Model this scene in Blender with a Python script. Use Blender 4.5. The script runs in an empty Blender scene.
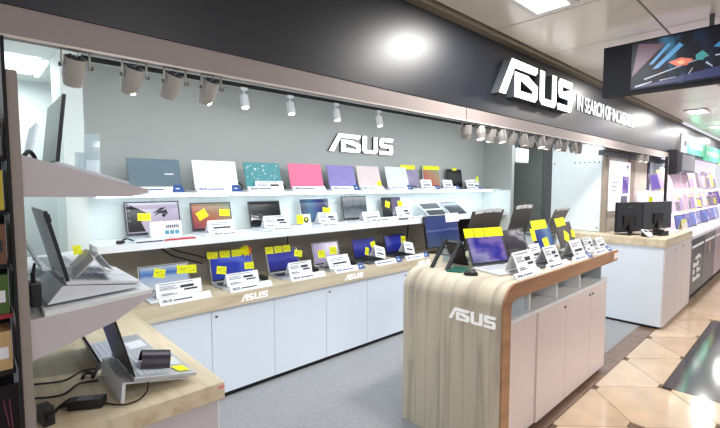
import bpy, bmesh, math, random
from mathutils import Vector, Matrix
random.seed(7)
R = math.radians
scene = bpy.context.scene
C = scene.collection

# ------------------------------------------------------------------ camera
cam_d = bpy.data.cameras.new('camera'); cam = bpy.data.objects.new('camera', cam_d); C.objects.link(cam)
FPX = 423.0
cam_d.sensor_fit = 'HORIZONTAL'; cam_d.sensor_width = 36.0; cam_d.lens = 36.0 * FPX / 720.0
cam_d.clip_start = 0.02
yaw = R(47.0); pit = math.atan(29.0 / FPX)
fw = Vector((math.cos(yaw) * math.cos(pit), math.sin(yaw) * math.cos(pit), -math.sin(pit)))
rt = Vector((math.sin(yaw), -math.cos(yaw), 0)); up = rt.cross(fw)
m = Matrix((rt, up, -fw)).transposed().to_4x4(); m.translation = (0, 0, 1.5)
cam.matrix_world = m
scene.camera = cam

# ------------------------------------------------------------------ world, exposure, large lights
w = bpy.data.worlds.new('world'); scene.world = w; w.use_nodes = True
bg = w.node_tree.nodes['Background']; bg.inputs[0].default_value = (0.92, 0.93, 1.0, 1); bg.inputs[1].default_value = 0.9
vs = scene.view_settings
vs.view_transform = 'Standard'; vs.look = 'None'; vs.gamma = 1.0; vs.use_curve_mapping = False
vs.exposure = 0.0

def area(name, loc, sx, sy, power, col=(1, 1, 1), rot=(0, 0, 0)):
    l = bpy.data.lights.new(name, 'AREA'); l.shape = 'RECTANGLE'; l.size = sx; l.size_y = sy; l.energy = power; l.color = col
    o = bpy.data.objects.new(name, l); C.objects.link(o); o.location = loc; o.rotation_euler = rot
    return o
COOL = (0.88, 0.96, 1.0)
for x in (1.15, 2.7, 4.3):
    area('ceiling_panel_light', (x, 2.25, 2.27), 1.1, 0.5, 8, COOL)
area('ceiling_panel_light', (6.0, 2.6, 2.27), 0.6, 0.5, 13, COOL)
area('alcove_panel_light', (0.22, 3.75, 2.27), 0.3, 0.4, 7, COOL)
for x in (0.9, 2.3, 3.7, 5.0):      # unseen fill lights added behind the beam to brighten the counters
    area('counter_fill_light', (x, 1.74, 2.02), 1.2, 0.10, 5, (0.95, 0.98, 1.0), (R(52), 0, 0))
WARM = (1.0, 0.975, 0.95)
MALL = [(2.25, 1.03), (4.7, 1.06), (7.16, 1.11), (9.3, 1.15), (11.6, 1.15), (1.0, -0.9), (3.4, -0.9), (5.9, -0.9), (8.3, -0.9)]
for (x, y) in MALL:
    area('downlight_lamp', (x, y, 2.462), 0.30, 0.16, 27, WARM)

# ------------------------------------------------------------------ materials
def s2l(c): return c / 12.92 if c <= 0.04045 else ((c + 0.055) / 1.055) ** 2.4
def rgb(h):
    h = h.lstrip('#'); return tuple(s2l(int(h[i:i + 2], 16) / 255) for i in (0, 2, 4)) + (1,)
MATS = {}
def mat(name, col, rough=0.5, metal=0.0, noise=0.04, nscale=12, spec=0.5, emit=None, estr=0.0, coat=0.0, bump=0.0):
    if name in MATS: return MATS[name]
    mt = bpy.data.materials.new(name); mt.use_nodes = True; MATS[name] = mt
    nt = mt.node_tree; b = nt.nodes['Principled BSDF']
    c = rgb(col)
    b.inputs['Roughness'].default_value = rough; b.inputs['Metallic'].default_value = metal
    b.inputs['Specular IOR Level'].default_value = spec
    if coat: b.inputs['Coat Weight'].default_value = coat; b.inputs['Coat Roughness'].default_value = 0.06
    tc = nt.nodes.new('ShaderNodeTexCoord'); n = nt.nodes.new('ShaderNodeTexNoise'); n.inputs['Scale'].default_value = nscale
    n.inputs['Detail'].default_value = 4
    nt.links.new(tc.outputs['Object'], n.inputs['Vector'])
    r = nt.nodes.new('ShaderNodeValToRGB')
    r.color_ramp.elements[0].position = 0.3; r.color_ramp.elements[1].position = 0.7
    r.color_ramp.elements[0].color = tuple(max(0, v * (1 - noise)) for v in c[:3]) + (1,)
    r.color_ramp.elements[1].color = tuple(min(1, v * (1 + noise)) for v in c[:3]) + (1,)
    nt.links.new(n.outputs['Fac'], r.inputs['Fac']); nt.links.new(r.outputs['Color'], b.inputs['Base Color'])
    if bump:
        bp = nt.nodes.new('ShaderNodeBump'); bp.inputs['Strength'].default_value = bump; bp.inputs['Distance'].default_value = 0.004
        nt.links.new(n.outputs['Fac'], bp.inputs['Height']); nt.links.new(bp.outputs['Normal'], b.inputs['Normal'])
    if emit:
        b.inputs['Emission Color'].default_value = rgb(emit); b.inputs['Emission Strength'].default_value = estr
    return mt

def wood_mat(name, ca, cb, cc, scale=(1, 1, 1), rough=0.45, island=False):
    mt = bpy.data.materials.new(name); mt.use_nodes = True; MATS[name] = mt
    nt = mt.node_tree; b = nt.nodes['Principled BSDF']; b.inputs['Roughness'].default_value = rough
    tc = nt.nodes.new('ShaderNodeTexCoord'); mp = nt.nodes.new('ShaderNodeMapping'); mp.inputs['Scale'].default_value = scale
    oi = nt.nodes.new('ShaderNodeObjectInfo'); ad = nt.nodes.new('ShaderNodeVectorMath'); ad.operation = 'ADD'
    ml = nt.nodes.new('ShaderNodeMath'); ml.operation = 'MULTIPLY'; ml.inputs[1].default_value = 13.0
    nt.links.new(oi.outputs['Random'], ml.inputs[0]); nt.links.new(tc.outputs['Object'], mp.inputs['Vector'])
    nt.links.new(mp.outputs['Vector'], ad.inputs[0]); nt.links.new(ml.outputs[0], ad.inputs[1])
    n = nt.nodes.new('ShaderNodeTexNoise'); n.inputs['Scale'].default_value = 1.0; n.inputs['Detail'].default_value = 6; n.inputs['Distortion'].default_value = 0.6
    nt.links.new(ad.outputs[0], n.inputs['Vector'])
    r = nt.nodes.new('ShaderNodeValToRGB'); e = r.color_ramp.elements
    e[0].position = 0.28; e[0].color = rgb(cb); e[1].position = 0.7; e[1].color = rgb(ca)
    k = e.new(0.48); k.color = rgb(cc)
    nt.links.new(n.outputs['Fac'], r.inputs['Fac']); nt.links.new(r.outputs['Color'], b.inputs['Base Color'])
    return mt

def ramp_mat(name, stops, axis='X', noise=0.0, nscale=3.0, estr=0.0, rough=0.15, dark='#0a0a0c', tint=1.0):
    """printed or lit picture: colour bands along a generated axis, warped by noise"""
    mt = bpy.data.materials.new(name); mt.use_nodes = True; MATS[name] = mt
    nt = mt.node_tree; b = nt.nodes['Principled BSDF']; b.inputs['Roughness'].default_value = rough
    tc = nt.nodes.new('ShaderNodeTexCoord'); sp = nt.nodes.new('ShaderNodeSeparateXYZ')
    n = nt.nodes.new('ShaderNodeTexNoise'); n.inputs['Scale'].default_value = nscale; n.inputs['Detail'].default_value = 3
    nt.links.new(tc.outputs['Generated'], n.inputs['Vector'])
    nt.links.new(tc.outputs['Generated'], sp.inputs[0])
    src = sp.outputs[axis[-1]]
    if axis.startswith('D'):
        a0 = nt.nodes.new('ShaderNodeMath'); a0.operation = 'ADD'
        nt.links.new(sp.outputs['X'], a0.inputs[0]); nt.links.new(sp.outputs['Z'], a0.inputs[1])
        h = nt.nodes.new('ShaderNodeMath'); h.operation = 'MULTIPLY'; h.inputs[1].default_value = 0.5
        nt.links.new(a0.outputs[0], h.inputs[0]); src = h.outputs[0]
    s1 = nt.nodes.new('ShaderNodeMath'); s1.operation = 'SUBTRACT'; s1.inputs[1].default_value = 0.5
    nt.links.new(n.outputs['Fac'], s1.inputs[0])
    m1 = nt.nodes.new('ShaderNodeMath'); m1.operation = 'MULTIPLY_ADD'; m1.inputs[1].default_value = noise
    nt.links.new(s1.outputs[0], m1.inputs[0]); nt.links.new(src, m1.inputs[2])
    r = nt.nodes.new('ShaderNodeValToRGB'); e = r.color_ramp.elements
    e[0].position = stops[0][0]; e[0].color = rgb(stops[0][1]); e[1].position = stops[-1][0]; e[1].color = rgb(stops[-1][1])
    for p, c in stops[1:-1]:
        k = e.new(p); k.color = rgb(c)
    nt.links.new(m1.outputs[0], r.inputs['Fac'])
    if estr > 0:
        b.inputs['Base Color'].default_value = rgb(dark)
        nt.links.new(r.outputs['Color'], b.inputs['Emission Color']); b.inputs['Emission Strength'].default_value = estr
    else:
        nt.links.new(r.outputs['Color'], b.inputs['Base Color'])
    return mt

def stripe_mat(name, base, ink, scale=60.0, axis='Z', lo=0.25, hi=0.75):
    """paper with rows of small writing"""
    mt = bpy.data.materials.new(name); mt.use_nodes = True; MATS[name] = mt
    nt = mt.node_tree; b = nt.nodes['Principled BSDF']; b.inputs['Roughness'].default_value = 0.6
    tc = nt.nodes.new('ShaderNodeTexCoord'); sp = nt.nodes.new('ShaderNodeSeparateXYZ'); nt.links.new(tc.outputs['Generated'], sp.inputs[0])
    br = nt.nodes.new('ShaderNodeTexNoise'); br.inputs['Scale'].default_value = scale
    mp = nt.nodes.new('ShaderNodeMapping'); mp.inputs['Scale'].default_value = (0.25, 0.0, 0.12)
    nt.links.new(tc.outputs['Generated'], mp.inputs['Vector']); nt.links.new(mp.outputs['Vector'], br.inputs['Vector'])
    g = nt.nodes.new('ShaderNodeMath'); g.operation = 'GREATER_THAN'; g.inputs[1].default_value = 0.60
    nt.links.new(br.outputs['Fac'], g.inputs[0])
    prev = g.outputs[0]
    for ax, l, h in (('X', 0.15, 0.85), ('Z', lo, hi)):
        a = nt.nodes.new('ShaderNodeMath'); a.operation = 'GREATER_THAN'; a.inputs[1].default_value = l
        c = nt.nodes.new('ShaderNodeMath'); c.operation = 'LESS_THAN'; c.inputs[1].default_value = h
        nt.links.new(sp.outputs[ax], a.inputs[0]); nt.links.new(sp.outputs[ax], c.inputs[0])
        for q in (a, c):
            mm = nt.nodes.new('ShaderNodeMath'); mm.operation = 'MULTIPLY'
            nt.links.new(prev, mm.inputs[0]); nt.links.new(q.outputs[0], mm.inputs[1]); prev = mm.outputs[0]
    mx = nt.nodes.new('ShaderNodeMix'); mx.data_type = 'RGBA'; mx.inputs['A'].default_value = rgb(base); mx.inputs['B'].default_value = rgb(ink)
    nt.links.new(prev, mx.inputs['Factor']); nt.links.new(mx.outputs['Result'], b.inputs['Base Color'])
    return mt

WHITE = mat('white_laminate', '#e9edf0', 0.35, noise=0.01)
SHELFW = mat('white_shelf', '#e8ecef', 0.4, noise=0.01)
LAV = mat('lilac_grey_panel', '#c9c2c6', 0.4, noise=0.015)
GREYW = mat('grey_wall_paint', '#b0b4b1', 0.7, noise=0.02, nscale=3)
WHITEW = mat('white_wall_paint', '#e6eeec', 0.6, noise=0.01)
TAUPE = mat('taupe_back_panel', '#a29c92', 0.6, noise=0.03)
DARKW = mat('dark_grey_wall', '#8b8f8c', 0.7, noise=0.03)
FASC = mat('dark_fascia_panel', '#141922', 0.40, noise=0.05, nscale=2, spec=0.6)
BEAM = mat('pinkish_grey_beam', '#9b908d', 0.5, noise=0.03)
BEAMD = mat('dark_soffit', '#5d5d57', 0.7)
BRASS = mat('beige_metal_trim', '#a89f8c', 0.35, metal=0.4)
POST = mat('taupe_post', '#9a8f88', 0.5, noise=0.03)
BLACK = mat('black_plastic', '#15161a', 0.35, noise=0.1)
BLACKM = mat('black_matte', '#101012', 0.7, noise=0.1)
SILVER = mat('silver_metal', '#c3c7cc', 0.32, metal=0.55, noise=0.02)
PALE = mat('pale_silver', '#dfe3e8', 0.4, metal=0.1, noise=0.02)
DGREY = mat('dark_grey_metal', '#54585e', 0.4, metal=0.3, noise=0.03)
KEYS = mat('key_black', '#25272c', 0.5)
KEYSL = mat('key_light', '#b9bec6', 0.5)
PAPER = mat('white_paper', '#f1f2f5', 0.6, noise=0.02)
INK = mat('printed_ink', '#2b2f3a', 0.6)
INKG = mat('printed_grey', '#7d8390', 0.6)
BLUEINK = mat('printed_blue', '#2f4a9a', 0.5)
TEALINK = mat('printed_teal', '#4c93ad', 0.5)
BLUETAG = mat('blue_tag', '#2a4f92', 0.45)
REDPR = mat('red_print', '#c8343c', 0.45)
NOTE = stripe_mat('yellow_note', '#f3f40c', '#5a5a10', scale=40)
BURST = ramp_mat('starburst_note', [(0.3, '#f3f40c'), (0.62, '#f3e40c'), (0.8, '#e06030')], 'X', 0.1)
CAN = mat('lamp_grey_white', '#b4b0aa', 0.4, noise=0.03)
CANW = mat('lamp_white', '#e6e8ea', 0.4)
LENS = mat('lamp_lens', '#ffffff', 0.3, emit='#fff8ee', estr=6.0)
CABLE = mat('black_cable', '#121214', 0.5)
LED = mat('sign_light_white', '#ffffff', 0.4, emit='#fbfdff', estr=1.5)
LEDG = mat('sign_side_grey', '#44484e', 0.5)
LOGOW = mat('logo_white', '#f7f7f7', 0.4, emit='#ffffff', estr=0.25)
GLOWBAR = mat('led_strip', '#ffffff', 0.4, emit='#e8f6ff', estr=9.0)
PANELIT = mat('lit_ceiling_panel', '#ffffff', 0.4, emit='#effffb', estr=2.0)
DIFF = mat('downlight_diffuser', '#ffffff', 0.4, emit='#fff6ee', estr=5.0)
CEILM = mat('beige_ceiling_metal', '#f4efe6', 0.25, metal=0.0, noise=0.03, nscale=4)
JOINT = mat('ceiling_joint', '#4c453c', 0.7)
CEILW = mat('white_ceiling', '#e4eae8', 0.7, noise=0.01)
ACR = mat('clear_acrylic_grey', '#bcc6cc', 0.2, noise=0.02)
ACRT = mat('clear_film', '#dfe8ec', 0.12); ACRT.node_tree.nodes['Principled BSDF'].inputs['Transmission Weight'].default_value = 0.85
PURP = mat('purple_lid', '#8277b2', 0.35, metal=0.2)
PINK = mat('pink_lid', '#f2688f', 0.4)
TEAL = mat('teal_lid', '#3f8d93', 0.4)
BEIGE = mat('rose_beige_lid', '#d3c2c4', 0.4)
ICE = mat('ice_blue_lid', '#d2dde8', 0.4)
BLUEG = mat('blue_grey_lid', '#52646f', 0.35, metal=0.2)
BROWN = mat('dark_brown_lid', '#4a4340', 0.45)
GREYL = mat('grey_lid', '#75726e', 0.45)
GREEN = mat('green_card', '#1d7a66', 0.4)

# oak: grain along x for worktops, along the waterfall for the island
OAKX = wood_mat('oak_along_x', '#dacdb4', '#b9a68a', '#d0c2a6', (1.5, 18, 18))
OAKY = wood_mat('oak_along_y', '#ddd0b6', '#bba888', '#d3c5a9', (18, 1.5, 18))
OAKI = wood_mat('oak_waterfall', '#d2c8b4', '#a3978a', '#c9bea9', (1.2, 11, 1.2))
OAKE = wood_mat('oak_edge', '#b98f68', '#94694a', '#ab805c', (2.0, 20, 14))

# ------------------------------------------------------------------ mesh helpers
class MB:
    def __init__(s): s.v = []; s.f = []
    def add(s, vs_, fs):
        o = len(s.v); s.v += [tuple(v) for v in vs_]; s.f += [tuple(i + o for i in f) for f in fs]; return s
    def box(s, x0, x1, y0, y1, z0, z1):
        return s.add([(x0, y0, z0), (x1, y0, z0), (x1, y1, z0), (x0, y1, z0), (x0, y0, z1), (x1, y0, z1), (x1, y1, z1), (x0, y1, z1)],
                     [(0, 3, 2, 1), (4, 5, 6, 7), (0, 1, 5, 4), (1, 2, 6, 5), (2, 3, 7, 6), (3, 0, 4, 7)])
    def prism(s, poly, axis, a, b):
        """poly: 2D points; axis the extrusion axis: x -> (y,z), y -> (x,z), z -> (x,y)"""
        def P(p, t): return {'x': (t, p[0], p[1]), 'y': (p[0], t, p[1]), 'z': (p[0], p[1], t)}[axis]
        n = len(poly)
        return s.add([P(p, a) for p in poly] + [P(p, b) for p in poly],
                     [tuple(range(n))[::-1], tuple(range(n, 2 * n))] + [(i, (i + 1) % n, n + (i + 1) % n, n + i) for i in range(n)])
    def tube(s, pts, r, n=8):
        pts = [Vector(p) for p in pts]; rings = []
        for i, p in enumerate(pts):
            d = (pts[min(i + 1, len(pts) - 1)] - pts[max(i - 1, 0)]).normalized()
            a = d.orthogonal().normalized() if i == 0 else (rings[-1][1] - d * d.dot(rings[-1][1])).normalized()
            b = d.cross(a); rr = r[i] if isinstance(r, (list, tuple)) else r
            rings.append(([p + (a * math.cos(t) + b * math.sin(t)) * rr for t in [2 * math.pi * k / n for k in range(n)]], a))
        vs_ = [v for ring, _ in rings for v in ring]; fs = []
        for i in range(len(pts) - 1):
            for k in range(n): fs.append((i * n + k, i * n + (k + 1) % n, (i + 1) * n + (k + 1) % n, (i + 1) * n + k))
        fs += [tuple(range(n))[::-1], tuple(range((len(pts) - 1) * n, len(pts) * n))]
        return s.add(vs_, fs)
    def mesh(s, name, mt, smooth=False):
        me = bpy.data.meshes.new(name); me.from_pydata(s.v, [], s.f)
        bm = bmesh.new(); bm.from_mesh(me); bmesh.ops.recalc_face_normals(bm, faces=bm.faces); bm.to_mesh(me); bm.free()
        me.materials.append(mt)
        if smooth:
            for p in me.polygons: p.use_smooth = True
        return me
    def build(s, name, mt, parent=None, smooth=False, bevel=0.0):
        o = bpy.data.objects.new(name, s.mesh(name, mt, smooth)); C.objects.link(o)
        if parent: o.parent = parent
        if bevel:
            md = o.modifiers.new('bevel', 'BEVEL'); md.width = bevel; md.segments = 2; md.limit_method = 'ANGLE'
        return o
def B(*a): return MB().box(*a)
def tag(o, label, cat, group=None):
    o['label'] = label; o['category'] = cat
    if group: o['group'] = group
    return o
def thing(name, label, cat, loc=(0, 0, 0), rz=0.0, group=None):
    o = bpy.data.objects.new(name, None); C.objects.link(o); o.location = loc; o.rotation_euler = (0, 0, rz); o.empty_display_size = 0.05
    return tag(o, label, cat, group)
def struct(name, mb, mt, parent=None, **k):
    o = mb.build(name, mt, parent, **k)
    if not parent: o['kind'] = 'structure'
    return o
def inst(name, me, parent=None, loc=(0, 0, 0)):
    o = bpy.data.objects.new(name, me); C.objects.link(o); o.location = loc
    if parent: o.parent = parent
    return o

# the letters of the maker's mark, height 1, width about 3.95
LOGO = [
    [[(0, 0), (0.27, 0), (0.62, 0.70), (0.80, 1), (0.53, 1), (0.37, 0.70)], [(0.68, 0.77), (0.80, 1), (1.80, 1), (1.80, 0.88), (1.70, 0.77)], [(0.68, 0), (0.68, 0.68), (0.93, 0.68), (0.93, 0)]],
    [[(0.97, 0.68), (1.30, 0.68), (1.82, 0.47), (1.82, 0.30), (1.56, 0.30), (0.97, 0.49)], [(1.57, 0.18), (1.57, 0.32), (1.82, 0.32), (1.82, 0.12)], [(0.97, 0), (0.97, 0.20), (1.60, 0.20), (1.82, 0.12), (1.70, 0.0)]],
    [[(1.95, 0.12), (1.95, 1), (2.20, 1), (2.20, 0.2), (2.08, 0)], [(2.08, 0), (2.20, 0.2), (2.66, 0.2), (2.80, 0)], [(2.66, 0.2), (2.66, 1), (2.91, 1), (2.91, 0.12), (2.80, 0)]],
    [[(3.04, 0.77), (3.04, 0.88), (3.14, 1), (3.98, 1), (3.92, 0.77)], [(3.04, 0.77), (3.29, 0.77), (3.29, 0.60), (3.04, 0.54)], [(3.04, 0.54), (3.29, 0.62), (3.86, 0.60), (3.95, 0.50), (3.70, 0.40), (3.15, 0.40)], [(3.70, 0.40), (3.95, 0.50), (3.95, 0.10), (3.70, 0.20)], [(3.02, 0), (3.02, 0.2), (3.70, 0.2), (3.95, 0.10), (3.86, 0)]],
]
LW = 3.98
def logo(parent, width, height, depth, face_mat, side_mat=None, fl=0.0):
    """letters facing local -y, left foot at the origin; each letter a part, its lit face a sub-part"""
    sx = width / LW
    for L in LOGO:
        mb = MB()
        for poly in L: mb.prism([(x * sx, y * height) for x, y in poly], 'y', -depth, 0)
        le = mb.build('letter', side_mat or face_mat, parent)
        if side_mat:
            mf = MB()
            for poly in L: mf.prism([(x * sx, y * height) for x, y in poly], 'y', -depth - 0.004, -depth - 0.0005)
            mf.build('letter_face', face_mat, le)
def logo_flat(mb, x0, z0, width, height, y0, y1):
    sx = width / LW
    for L in LOGO:
        for poly in L: mb.prism([(x0 + x * sx, z0 + y * height) for x, y in poly], 'y', y0, y1)
    return mb

# ------------------------------------------------------------------ the setting
# mall floor: diagonal beige tiles with dark corner insets, a brown border along the shop, a dark granite field
TILE = [mat('beige_marble_%d' % i, c, 0.12, noise=0.10, nscale=5, coat=0.3) for i, c in enumerate(('#cdb69c', '#d3bda4', '#c6ae94'))]
GRAN = mat('dark_granite', '#3a3640', 0.10, noise=0.25, nscale=60, coat=0.3)
BORD = mat('brown_marble_border', '#7d6656', 0.15, noise=0.18, nscale=8)
fl = struct('floor', B(-3, 16, -5, 1.10, -0.06, -0.012), mat('tile_grout', '#6d5c4e', 0.8))
def clip(poly, fn):
    out = []
    for i in range(len(poly)):
        a, b = poly[i], poly[(i + 1) % len(poly)]; fa, fb = fn(a), fn(b)
        if fa >= 0: out.append(a)
        if fa * fb < 0:
            t = fa / (fa - fb); out.append((a[0] + (b[0] - a[0]) * t, a[1] + (b[1] - a[1]) * t))
    return out
S = 0.535; q = math.sqrt(0.5); gx, gy = 3.357, 1.060
DX0, DX1, DY1 = 3.74, 6.0, 0.70
for i in range(-14, 22):
    for j in range(-20, 16):
        g = 0.0025; c = 0.055
        loc = [(g, g + c), (g + c, g), (S - g - c, g), (S - g, g + c), (S - g, S - g - c), (S - g - c, S - g), (g + c, S - g), (g, S - g - c)]
        poly = [(gx + ((i * S + a) + (j * S + b)) * q, gy + ((j * S + b) - (i * S + a)) * q) for a, b in loc]
        cxm = sum(p[0] for p in poly) / 8; cym = sum(p[1] for p in poly) / 8
        if cym > 1.4 or cym < -2.2 or cxm < 0.6 or cxm > 12.5 or cym < -2.6 + 0.0 * cxm: continue
        if math.atan2(cym, cxm) < -0.12: continue
        poly = clip(poly, lambda p: 1.052 - p[1])
        if len(poly) < 3: continue
        pieces = [poly]
        if min(p[0] for p in poly) < DX1 and max(p[0] for p in poly) > DX0 and min(p[1] for p in poly) < DY1:
            pieces = []
            for fn in (lambda p: DX0 - .004 - p[0], lambda p: p[0] - DX1 - .004):
                r_ = clip(poly, fn)
                if len(r_) > 2: pieces.append(r_)
            r_ = clip(clip(clip(poly, lambda p: p[0] - DX0), lambda p: DX1 - p[0]), lambda p: p[1] - DY1 - .004)
            if len(r_) > 2: pieces.append(r_)
        for pc in pieces:
            ar = abs(sum(pc[k][0] * pc[(k + 1) % len(pc)][1] - pc[(k + 1) % len(pc)][0] * pc[k][1] for k in range(len(pc)))) / 2
            if ar < 0.002: continue
            MB().prism(pc, 'z', -0.014, 0.0).build('tile', random.choice(TILE), fl)
for i in range(4):
    for j in range(4):
        x0 = DX0 + i * (DX1 - DX0) / 4; y1 = DY1 - j * 0.56
        B(x0 + .002, x0 + (DX1 - DX0) / 4 - .002, y1 - .556, y1 - .002, -0.014, 0.0).build('granite_slab', GRAN, fl)
for i in range(15):
    B(0.0 + i * 0.8 + .002, 0.8 + i * 0.8 - .002, 1.056, 1.20, -0.014, 0.0).build('border_slab', BORD, fl)
CARP = mat('blue_grey_carpet', '#97989c', 0.95, noise=0.22, nscale=140, bump=0.6)
struct('floor_carpet', B(-0.2, 9.0, 1.20, 4.3, -0.06, 0.002), CARP)

# walls
wb = struct('wall_back', B(0.55, 5.60, 3.30, 3.40, 0, 2.30), GREYW)
B(0.552, 5.52, 3.285, 3.299, 1.125, 1.43).build('wall_panel', WHITEW, wb)
B(0.552, 5.52, 3.285, 3.299, 0.745, 1.08).build('wall_panel', TAUPE, wb)
struct('wall_column', B(0.44, 0.55, 3.06, 3.40, 0, 2.30), WHITEW)
struct('wall_far', B(-0.6, 1.4, 4.20, 4.28, 0, 2.35), WHITEW)
struct('wall_left', B(0.0885, 0.0945, 1.545, 4.2, 0, 1.95), WHITEW)
wr = struct('wall_right', B(5.525, 5.60, 2.86, 3.30, 0, 2.30), GREYW)
B(5.512, 5.524, 2.865, 3.285, 0.75, 1.43).build('wall_panel', WHITEW, wr)
struct('wall_recess', B(5.60, 9.4, 3.75, 3.82, 0, 2.30), DARKW)
d1 = struct('door_1', B(6.95, 7.25, 3.0, 3.74, 0, 2.2), mat('dark_door', '#6a6e6a', 0.5))
B(6.93, 6.949, 3.05, 3.68, 0.1, 2.1).build('door_leaf', mat('door_leaf_grey', '#7d827d', 0.5), d1)
struct('ceiling', B(-0.6, 9.0, 1.70, 4.3, 2.30, 2.36), CEILW)
# mall ceiling with metal panels
cm = struct('ceiling_mall', B(-3, 16, -4, 1.44, 2.50, 2.56), JOINT)
PM = [B(0.006, 0.734, 0.006, 0.734, 0, 0.02).mesh('ceiling_panel', CEILM)]
for i in range(-5, 18):
    for j in range(-4, 1):
        inst('ceiling_panel', PM[0], cm, (2.51 + 0.74 * i, 0.69 + 0.74 * j, 2.48))
# fascia, trims, beam
fs = struct('trim_1', B(-0.6, 8.20, 1.50, 1.60, 1.985, 2.455), FASC)
struct('trim_2', B(-0.6, 8.20, 1.44, 1.62, 2.456, 2.50), BRASS)
bmw = struct('trim_3', B(-0.6, 8.20, 1.505, 1.56, 1.905, 1.984), BEAM)
B(-0.6, 8.2, 1.5, 1.507, 1.898, 1.9045).build('light_edge', mat('pale_edge', '#ded6d0', 0.3), bmw)
B(2.31, 2.314, 1.503, 1.5049, 1.906, 1.983).build('seam', JOINT, bmw)
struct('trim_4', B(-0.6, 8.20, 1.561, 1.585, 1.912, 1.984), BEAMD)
struct('trim_5', B(-0.6, 8.20, 1.601, 1.70, 1.985, 2.50), CEILW)
rail = struct('trim_6', B(0.56, 5.5, 3.12, 3.14, 2.272, 2.2995), BLACKM)
struct('trim_7', B(0.0885, 0.0945, 1.50, 1.54, 0, 1.9), BLACKM)

# right-hand partition behind the service counter
PANG = mat('white_gloss_panel', '#e3edf0', 0.12, noise=0.01, coat=0.4)
pt = struct('wall_partition', B(5.52, 8.2, 1.70, 2.30, 0, 1.984), mat('warm_grey_partition', '#c9c4bc', 0.6))
gp = B(5.506, 5.519, 1.72, 2.30, 0.945, 1.984).build('gloss_panel', PANG, pt)
for k in range(5):
    MB().tube([(5.5065, 1.80 + 0.055 * k, 1.77), (5.502, 1.80 + 0.055 * k, 1.77)], 0.008, 10).build('screw_cap', DGREY, pt)
for z in (0.99, 1.77):
    for y in (1.75, 2.27): MB().tube([(5.5065, y, z), (5.502, y, z)], 0.009, 10).build('screw_cap', DGREY, pt)
WOODT = mat('taupe_wood_trim', '#9d8f82', 0.5, noise=0.08)
B(5.50, 5.56, 1.66, 1.72, 0.945, 1.90).build('jamb', WOODT, pt)
B(6.44, 6.66, 1.67, 1.70, 0.945, 1.90).build('jamb', WOODT, pt)
B(6.66, 7.30, 1.68, 1.70, 0.945, 1.90).build('wall_panel', mat('beige_panel', '#c6bfb2', 0.6), pt)
B(7.30, 7.42, 1.67, 1.70, 0.945, 1.90).build('wall_panel', mat('navy_strip', '#2a2a52', 0.5), pt)
B(7.42, 8.2, 1.68, 1.70, 0.945, 1.90).build('wall_panel', PANG, pt)
B(5.3, 8.2, 1.64, 1.70, 1.84, 1.90).build('header', DGREY, pt)

# poster
po = thing('poster', 'lit white poster with purple laptop picture beside the service counter', 'poster', (5.57, 1.655, 1.19))
B(0, 0.82, 0, 0.012, 0, 0.60).build('sheet', mat('poster_white', '#ffffff', 0.4, emit='#f6f2ff', estr=0.55), po)
B(0.50, 0.76, -0.002, -0.0005, 0.20, 0.42).build('laptop_picture', ramp_mat('poster_purple', [(0.1, '#8f6fd0'), (0.5, '#5a40b8'), (0.9, '#c9b6f0')], 'DX', 0.6), po)
B(0.45, 0.72, -0.002, -0.0005, 0.08, 0.17).build('keyboard_picture', mat('poster_grey', '#6c6a86', 0.5), po)
lp = MB()
for k in range(4): lp.box(0.09, 0.36 - 0.05 * k, -0.002, -0.0005, 0.33 - 0.045 * k, 0.345 - 0.045 * k)
lp.build('printed_lines', mat('poster_ink', '#b9b0dd', 0.5), po)
B(0.66, 0.72, -0.002, -0.0005, 0.52, 0.56).build('emblem', INKG, po)

# ------------------------------------------------------------------ cabinets
LOCK = mat('lock_metal', '#6d6a66', 0.3, metal=0.8)
def lock(parent, x, y, z): MB().tube([(x, y, z), (x, y - 0.006, z)], 0.009, 12).build('lock', LOCK, parent)

# back counter: units and a continuous worktop
BX = [0.70, 1.184, 1.675, 2.178, 2.659, 3.15, 3.65, 4.15, 4.65, 5.15, 5.505]
DOORB = mat('blue_white_door', '#dfe8f2', 0.35, noise=0.008)
ORDB = ['first', 'second', 'third', 'fourth', 'fifth', 'sixth', 'seventh', 'eighth', 'ninth', 'tenth']
for i in range(len(BX) - 1):
    x0, x1 = BX[i], BX[i + 1]
    t = thing('base_cabinet', '%s white base cabinet from the side counter, under the long oak worktop' % ORDB[i], 'cabinet', (x0, 2.75, 0), 0, 'base cabinets along the back wall')
    B(0.001, x1 - x0 - 0.001, 0.02, 0.53, 0.05, 0.65).build('body', WHITE, t)
    B(0.001, x1 - x0 - 0.001, 0.03, 0.50, 0.0, 0.049).build('kickboard', BLACKM, t)
    d = B(0.002, x1 - x0 - 0.002, 0.0, 0.019, 0.045, 0.648).build('door', DOORB, t)
    if i % 2 == 1: lock(d, 0.035, 0.0, 0.60)
cw = thing('counter_top', 'long pale oak worktop along the back wall with small white maker logos', 'worktop', (0.12, 2.73, 0.652))
B(0, 5.385, 0, 0.55, 0, 0.093).build('board', OAKX, cw)
for xx in (1.393, 2.368, 3.342):
    e = bpy.data.objects.new('maker_logo', None); C.objects.link(e); e.parent = cw; e.location = (xx - 0.12, -0.0005, 0.022)
    mb = MB(); logo_flat(mb, 0, 0, 0.215, 0.046, -0.003, 0); bpy.data.objects.remove(e)
    o = mb.build('maker_logo', LOGOW, cw); o.location = (xx - 0.12, -0.0005, 0.022); o['label'] = 'small white logo letters'

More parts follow.
